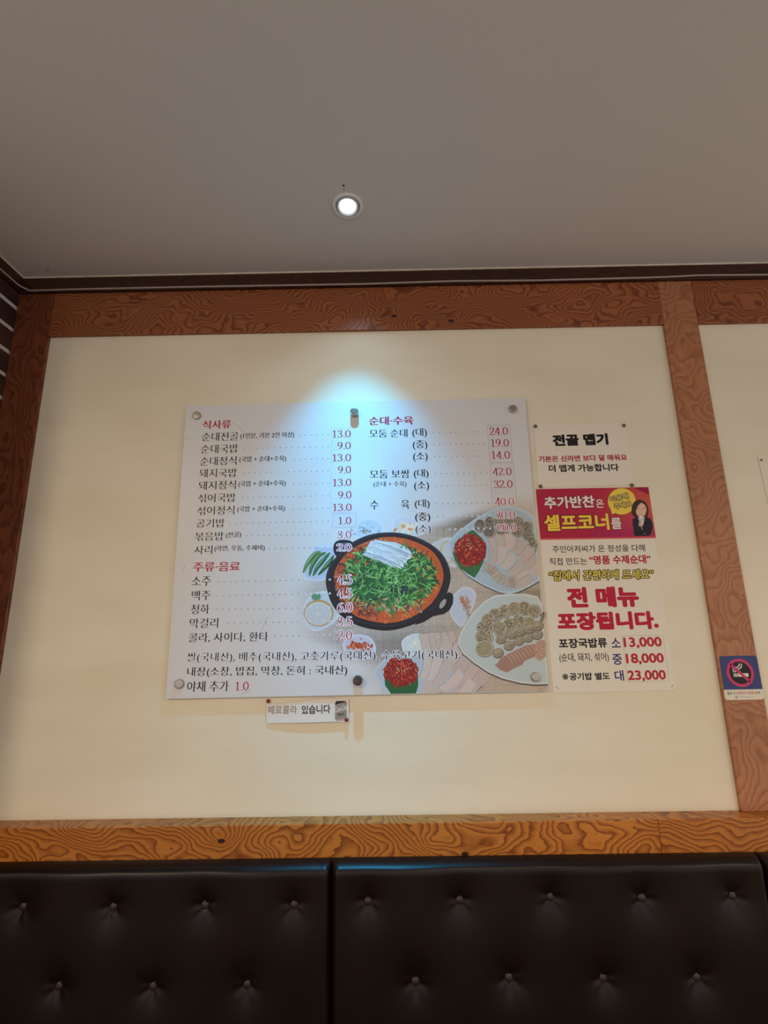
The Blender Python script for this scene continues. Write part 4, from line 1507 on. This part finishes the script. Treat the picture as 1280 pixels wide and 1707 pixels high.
for q in range(4):
    a.stroke(zw([(832, 700 + 18 * q), (860, 696 + 18 * q), (890, 708 + 18 * q)]), 1.7, (222, 178, 154), 6.1, .3)
a.stroke(zw([(905, 880), (945, 884)]), .5, (214, 210, 208), 5)
a.build('printed_presenter', M_PAPER, poster, fix=False)
RB, NAVY = (176, 30, 62), (44, 44, 120)
T(poster, 'body_text', PD, ZE, '주인아저씨가 온 정성을 다해', 160, 161, 950, 149, 60, BLACK, 'semi', M_PAPER)
T(poster, 'body_text', PD, ZE, '직접 만드는', 135, 268, 455, 263, 62, BLACK, 'semi', M_PAPER)
T(poster, 'body_text', PD, ZE, '“명품 수제순대”', 475, 262, 1000, 252, 76, RB, 'heavy', M_PAPER)
T(poster, 'slogan_text', PD, ZE, '“집에서 간편하게 드세요”', 125, 400, 1020, 384, 84, (236, 214, 84), 'bold', M_PAPER, halo=(40, 34, 24), halo_r=.10, l=3, shear=.12)
T(poster, 'headline_text', PD, ZE, '전 메뉴', 290, 634, 905, 622, 178, (186, 24, 62), 'black', M_PAPER)
T(poster, 'headline_text', PD, ZE, '포장됩니다.', 205, 826, 1070, 812, 156, (186, 24, 62), 'black', M_PAPER)
T(poster, 'body_text', PD, ZE, '포장국밥류', 215, 978, 628, 970, 84, BLACK, 'heavy', M_PAPER)
T(poster, 'body_text', PD, ZE, '(순대, 돼지, 섞어)', 220, 1102, 643, 1096, 84, BLACK, 'semi', M_PAPER)
T(poster, 'body_text', PD, ZE, '공기밥 별도', 305, 1250, 650, 1245, 64, BLACK, 'heavy', M_PAPER)
T(poster, 'body_text', PD, ZE, '※', 243, 1246, 296, 1245, 52, BLACK, 'semi', M_PAPER)
T(poster, 'size_text', PD, ZE, '소', 665, 971, 742, 969, 82, NAVY, 'bold', M_PAPER)
T(poster, 'size_text', PD, ZE, '중', 675, 1118, 758, 1116, 92, NAVY, 'bold', M_PAPER)
T(poster, 'size_text', PD, ZE, '대', 695, 1257, 772, 1254, 92, NAVY, 'bold', M_PAPER)
outline(ZE, [(752, 870), (1100, 863), (1153, 1255), (800, 1265)], 'price_sticker', 1.5, poster, PD, (228, 222, 212), (196, 184, 164), M_PAPER)
for s, x0, b0, x1, b1 in (('13,000', 770, 980, 1097, 974), ('18,000', 790, 1118, 1115, 1112), ('23,000', 805, 1262, 1132, 1256)):
    T(poster, 'price_text', PD, ZE, s, x0, b0, x1, b1, 97, (186, 40, 52), 'heavy', M_PAPER, l=4)
a = Art(PD)
for p in (zd([(85, 682), (112, 662)]), ze([(188, 1300), (212, 1328)]), ze([(1188, 1286), (1172, 1312)])):
    a.stroke(p, .8, (120, 104, 92), 2.5)
a.build('staple', M_PAPER, poster, fix=False)

# ---------------------------------------------------------------- cola strip under the board
SD = 0.0042
strip = thing('paper_strip', on_wall(512, 1187, SD), 'narrow curling paper strip pinned just under the menu board', 'notice')


def strip_bulge(u, v):
    return 0.0014 * math.sin(math.pi * min(1, max(0, u))) - 0.0018 * (1 - u) ** 2 - 0.002 * v * (1 - v)


top = smooth_line([(443.6, 1173), (470, 1172.6), (500, 1169), (530, 1165.5), (556, 1164.2), (581, 1164.6)], 5)
bot = smooth_line([(443.6, 1205.8), (480, 1205.2), (530, 1203.8), (560, 1203), (574, 1204.4), (580.5, 1206)], 5)
nst = len(top)
vs, fs = [], []
NV = 6
for back in (0, 1):
    for i in range(nst):
        for j in range(NV + 1):
            v = j / NV
            x = top[i][0] * (1 - v) + bot[i][0] * v
            y = top[i][1] * (1 - v) + bot[i][1] * v
            p = on_wall(x, y, SD)
            p[1] += 0.0003 * back - strip_bulge((x - 443.6) / 137.4, v)
            vs.append(p)
K = nst * (NV + 1)
for i in range(nst - 1):
    for j in range(NV):
        q = [i * (NV + 1) + j, i * (NV + 1) + j + 1, (i + 1) * (NV + 1) + j + 1, (i + 1) * (NV + 1) + j]
        fs.append(tuple(q))
        fs.append(tuple(K + k for k in q[::-1]))
mb = MB()
mb.add(vs, fs, lin((228, 222, 214)))
mb.build('sheet', M_PAPER, strip, smooth=True, fix=False)


def bend(o):
    """lay flat lettering onto the curled strip"""
    me = o.data
    off = Vector(strip.location) + Vector(o.location)
    xa_, xb_ = on_wall(443.6, 1190, SD)[0], on_wall(581, 1190, SD)[0]
    za_, zb_ = on_wall(512, 1168, SD)[2], on_wall(512, 1205, SD)[2]
    for v in me.vertices:
        u = (v.co.x + off.x - xa_) / (xb_ - xa_)
        w = (v.co.z + off.z - za_) / (zb_ - za_)
        v.co.y -= strip_bulge(u, min(1, max(0, w))) + 0.0002


bend(T(strip, 'strip_text', SD, ZF, '제로콜라', 57, 479, 238, 474, 50, (150, 132, 122), 'semi', M_PAPER))
bend(T(strip, 'strip_text', SD, ZF, '있습니다', 267, 478, 442, 471, 54, (52, 46, 46), 'bold', M_PAPER))
zf = Z(3.657, 430, 1060)
a = Art(SD)
canpts = zf([(478, 397), (530, 396), (541, 412), (541, 505), (533, 516), (478, 517), (470, 507), (470, 412)])
a.poly(canpts, (152, 138, 128), 6)
a.poly(zf([(478, 397), (530, 396), (541, 412), (541, 425), (470, 427), (470, 412)]), (50, 44, 44), 8)
a.poly(zf([(470, 486), (541, 485), (541, 505), (533, 516), (478, 517), (470, 507)]), (176, 160, 150), 8)
bend(a.build('printed_can', M_PAPER, strip, fix=False))
bend(T(strip, 'can_text', SD, ZF, 'Coca-Cola', 471, 468, 541, 450, 34, (226, 214, 204), 'bold', M_PAPER, l=20, shear=.2))
bend(T(strip, 'can_text', SD, ZF, 'zero', 486, 486, 524, 484, 13, (70, 58, 56), 'bold', M_PAPER, l=20))
pin(447.3, 1168.6, SD - .0014, M_PIN_RED, 'dark red push pin at the left end of the curling strip', 0.0048)
pin(577.6, 1199.8, SD + .0004, M_PIN_RED, 'dark red push pin over the printed can on the curling strip', 0.0048)

# ---------------------------------------------------------------- no smoking sticker on the right post
KD = BEAM_D + 0.0006
sticker = thing('no_smoking_sign', on_wall(1238, 1128, KD), 'square blue no-smoking sticker with white foot on the right wooden post', 'sign')
zg = Z(14.222, 1190, 1080)


def corner_cut(pts, r=4.0, which=(0, 1, 2, 3)):
    out = []
    n_ = len(pts)
    for i, (x, y) in enumerate(pts):
        if i not in which:
            out.append((x, y))
            continue
        p, q = pts[i - 1], pts[(i + 1) % n_]
        a_ = (p[0] - x, p[1] - y)
        b_ = (q[0] - x, q[1] - y)
        la, lb = math.hypot(*a_), math.hypot(*b_)
        s0 = (x + a_[0] / la * r, y + a_[1] / la * r)
        s1 = (x + b_[0] / lb * r, y + b_[1] / lb * r)
        for k in range(6):
            t_ = k / 5
            out.append(tuple(s0[j] * (1 - t_) ** 2 + 2 * (x, y)[j] * t_ * (1 - t_) + s1[j] * t_ ** 2 for j in (0, 1)))
    return out


SC = zg([(112, 195), (1010, 180), (1196, 1222), (268, 1238)])
shape = corner_cut(SC, 5.5)
mb = MB()
n_ = len(shape)
fr = [on_wall(x, y, KD) for x, y in shape]
bk = [p + np.array([0, 0.0005, 0]) for p in fr]
mb.add(fr + bk, [tuple(range(n_)), tuple(range(2 * n_ - 1, n_ - 1, -1))] + [(i, (i + 1) % n_, n_ + (i + 1) % n_, n_ + i) for i in range(n_)], lin((224, 216, 200)))
mb.build('backing', M_PAPER, sticker)
a = Art(KD)
tl, tr, br, bl = SC
v_ = .765
bp_ = [tl, tr, tuple(tr[k] * (1 - v_) + br[k] * v_ for k in (0, 1)), tuple(tl[k] * (1 - v_) + bl[k] * v_ for k in (0, 1))]
a.poly(corner_cut(bp_, 5.5, (0, 1)), (62, 70, 118), 1)
a.build('blue_field', M_PAPER, sticker, fix=False)
# the ring is a true circle on the sticker; measured centre and width
cx_, cy_ = zg([(622, 590)])[0]
cc = on_wall(cx_, cy_, KD)
RR = float(on_wall(cx_ + 22.6, cy_, KD)[0] - cc[0])
mb = MB()


def disc(r0, r1, lay, col, n=48):
    vs, fs = [], []
    for k in range(n):
        t_ = 2 * math.pi * k / n
        for r in (r0, r1):
            vs.append((cc[0] + r * math.cos(t_), D - KD - lay * LAYER, cc[2] + r * math.sin(t_)))
    for k in range(n):
        k2 = (k + 1) % n
        fs.append((2 * k, 2 * k2, 2 * k2 + 1, 2 * k + 1))
    mb.add(vs, fs, lin(col))


def quad(pts, lay, col):
    mb.add([(cc[0] + x * RR, D - KD - lay * LAYER, cc[2] + y * RR) for x, y in pts], [tuple(range(len(pts)))], lin(col))


def wide(pts, w, lay, col):
    vs, fs = [], []
    for i, (x, y) in enumerate(pts):
        p, q = pts[max(0, i - 1)], pts[min(len(pts) - 1, i + 1)]
        dx, dy = q[0] - p[0], q[1] - p[1]
        ln = math.hypot(dx, dy)
        for s in (-1, 1):
            vs.append((cc[0] + (x - s * dy / ln * w / 2) * RR, D - KD - lay * LAYER, cc[2] + (y + s * dx / ln * w / 2) * RR))
    for i in range(len(pts) - 1):
        fs.append((2 * i, 2 * i + 2, 2 * i + 3, 2 * i + 1))
    mb.add(vs, fs, lin(col))


disc(0.001, RR * .9, 2, (40, 38, 44))
CREAM, PINK = (230, 222, 208), (206, 64, 112)
quad([(-.16, -.04), (.58, -.04), (.58, -.28), (-.16, -.28)], 3, CREAM)
for x in (-.27, -.39, -.51):
    quad([(x, -.04), (x + .075, -.04), (x + .075, -.28), (x, -.28)], 3, CREAM)
wide(smooth_line([(-.47, .04), (-.50, .18), (-.46, .30), (-.34, .36)], 5), .075, 3, CREAM)
wide(smooth_line([(-.33, .04), (-.35, .14), (-.28, .22)], 5), .075, 3, CREAM)
wide(smooth_line([(-.34, .38), (-.16, .40), (-.02, .48), (.04, .66)], 5), .075, 3, CREAM)
wide(smooth_line([(-.28, .24), (-.08, .27), (.12, .38), (.20, .64)], 5), .075, 3, CREAM)
mb.build('cigarette_symbol', M_PAPER, sticker, fix=False)
mb = MB()
disc(RR * .80, RR, 4, PINK)
wide([(-.62, .60), (.60, -.62)], .2, 4, PINK)
mb.build('prohibition_ring', M_PAPER, sticker, fix=False)
T(sticker, 'fine_text', KD, ZG, '흡연 시', 320, 1112, 500, 1108, 70, (84, 78, 78), 'bold', M_PAPER)
T(sticker, 'fine_text', KD, ZG, '10만원의 과태료', 530, 1108, 962, 1098, 70, (206, 88, 84), 'bold', M_PAPER)
T(sticker, 'fine_text', KD, ZG, '부과', 985, 1098, 1102, 1094, 66, (84, 78, 78), 'bold', M_PAPER)
a = Art(KD)
a.ring(*zg([(535, 1172)])[0], 2.0, 2.0, .9, (96, 90, 88), 2, 20)
for i in range(11):
    x = 590 + i * 32
    a.stroke(zg([(x, 1168 - (i % 3)), (x + 20, 1166 - (i % 2) * 3)]), .8, (150, 142, 134), 2)
a.build('small_print', M_PAPER, sticker, fix=False)

# ---------------------------------------------------------------- sheet half out of frame on the right panel
far = paper('blank_sheet', (1300, 800), 'cream paper sheet on the right panel, cut off by the right edge', 'notice',
            [(1263, 761), (1395, 758), (1420, 848), (1283, 850)], 0.0012, (230, 222, 202))
pin(1268.5, 767, 0.0012, M_PIN_GREY, 'tiny pin in the corner of the cream sheet beside the right edge', 0.0028)
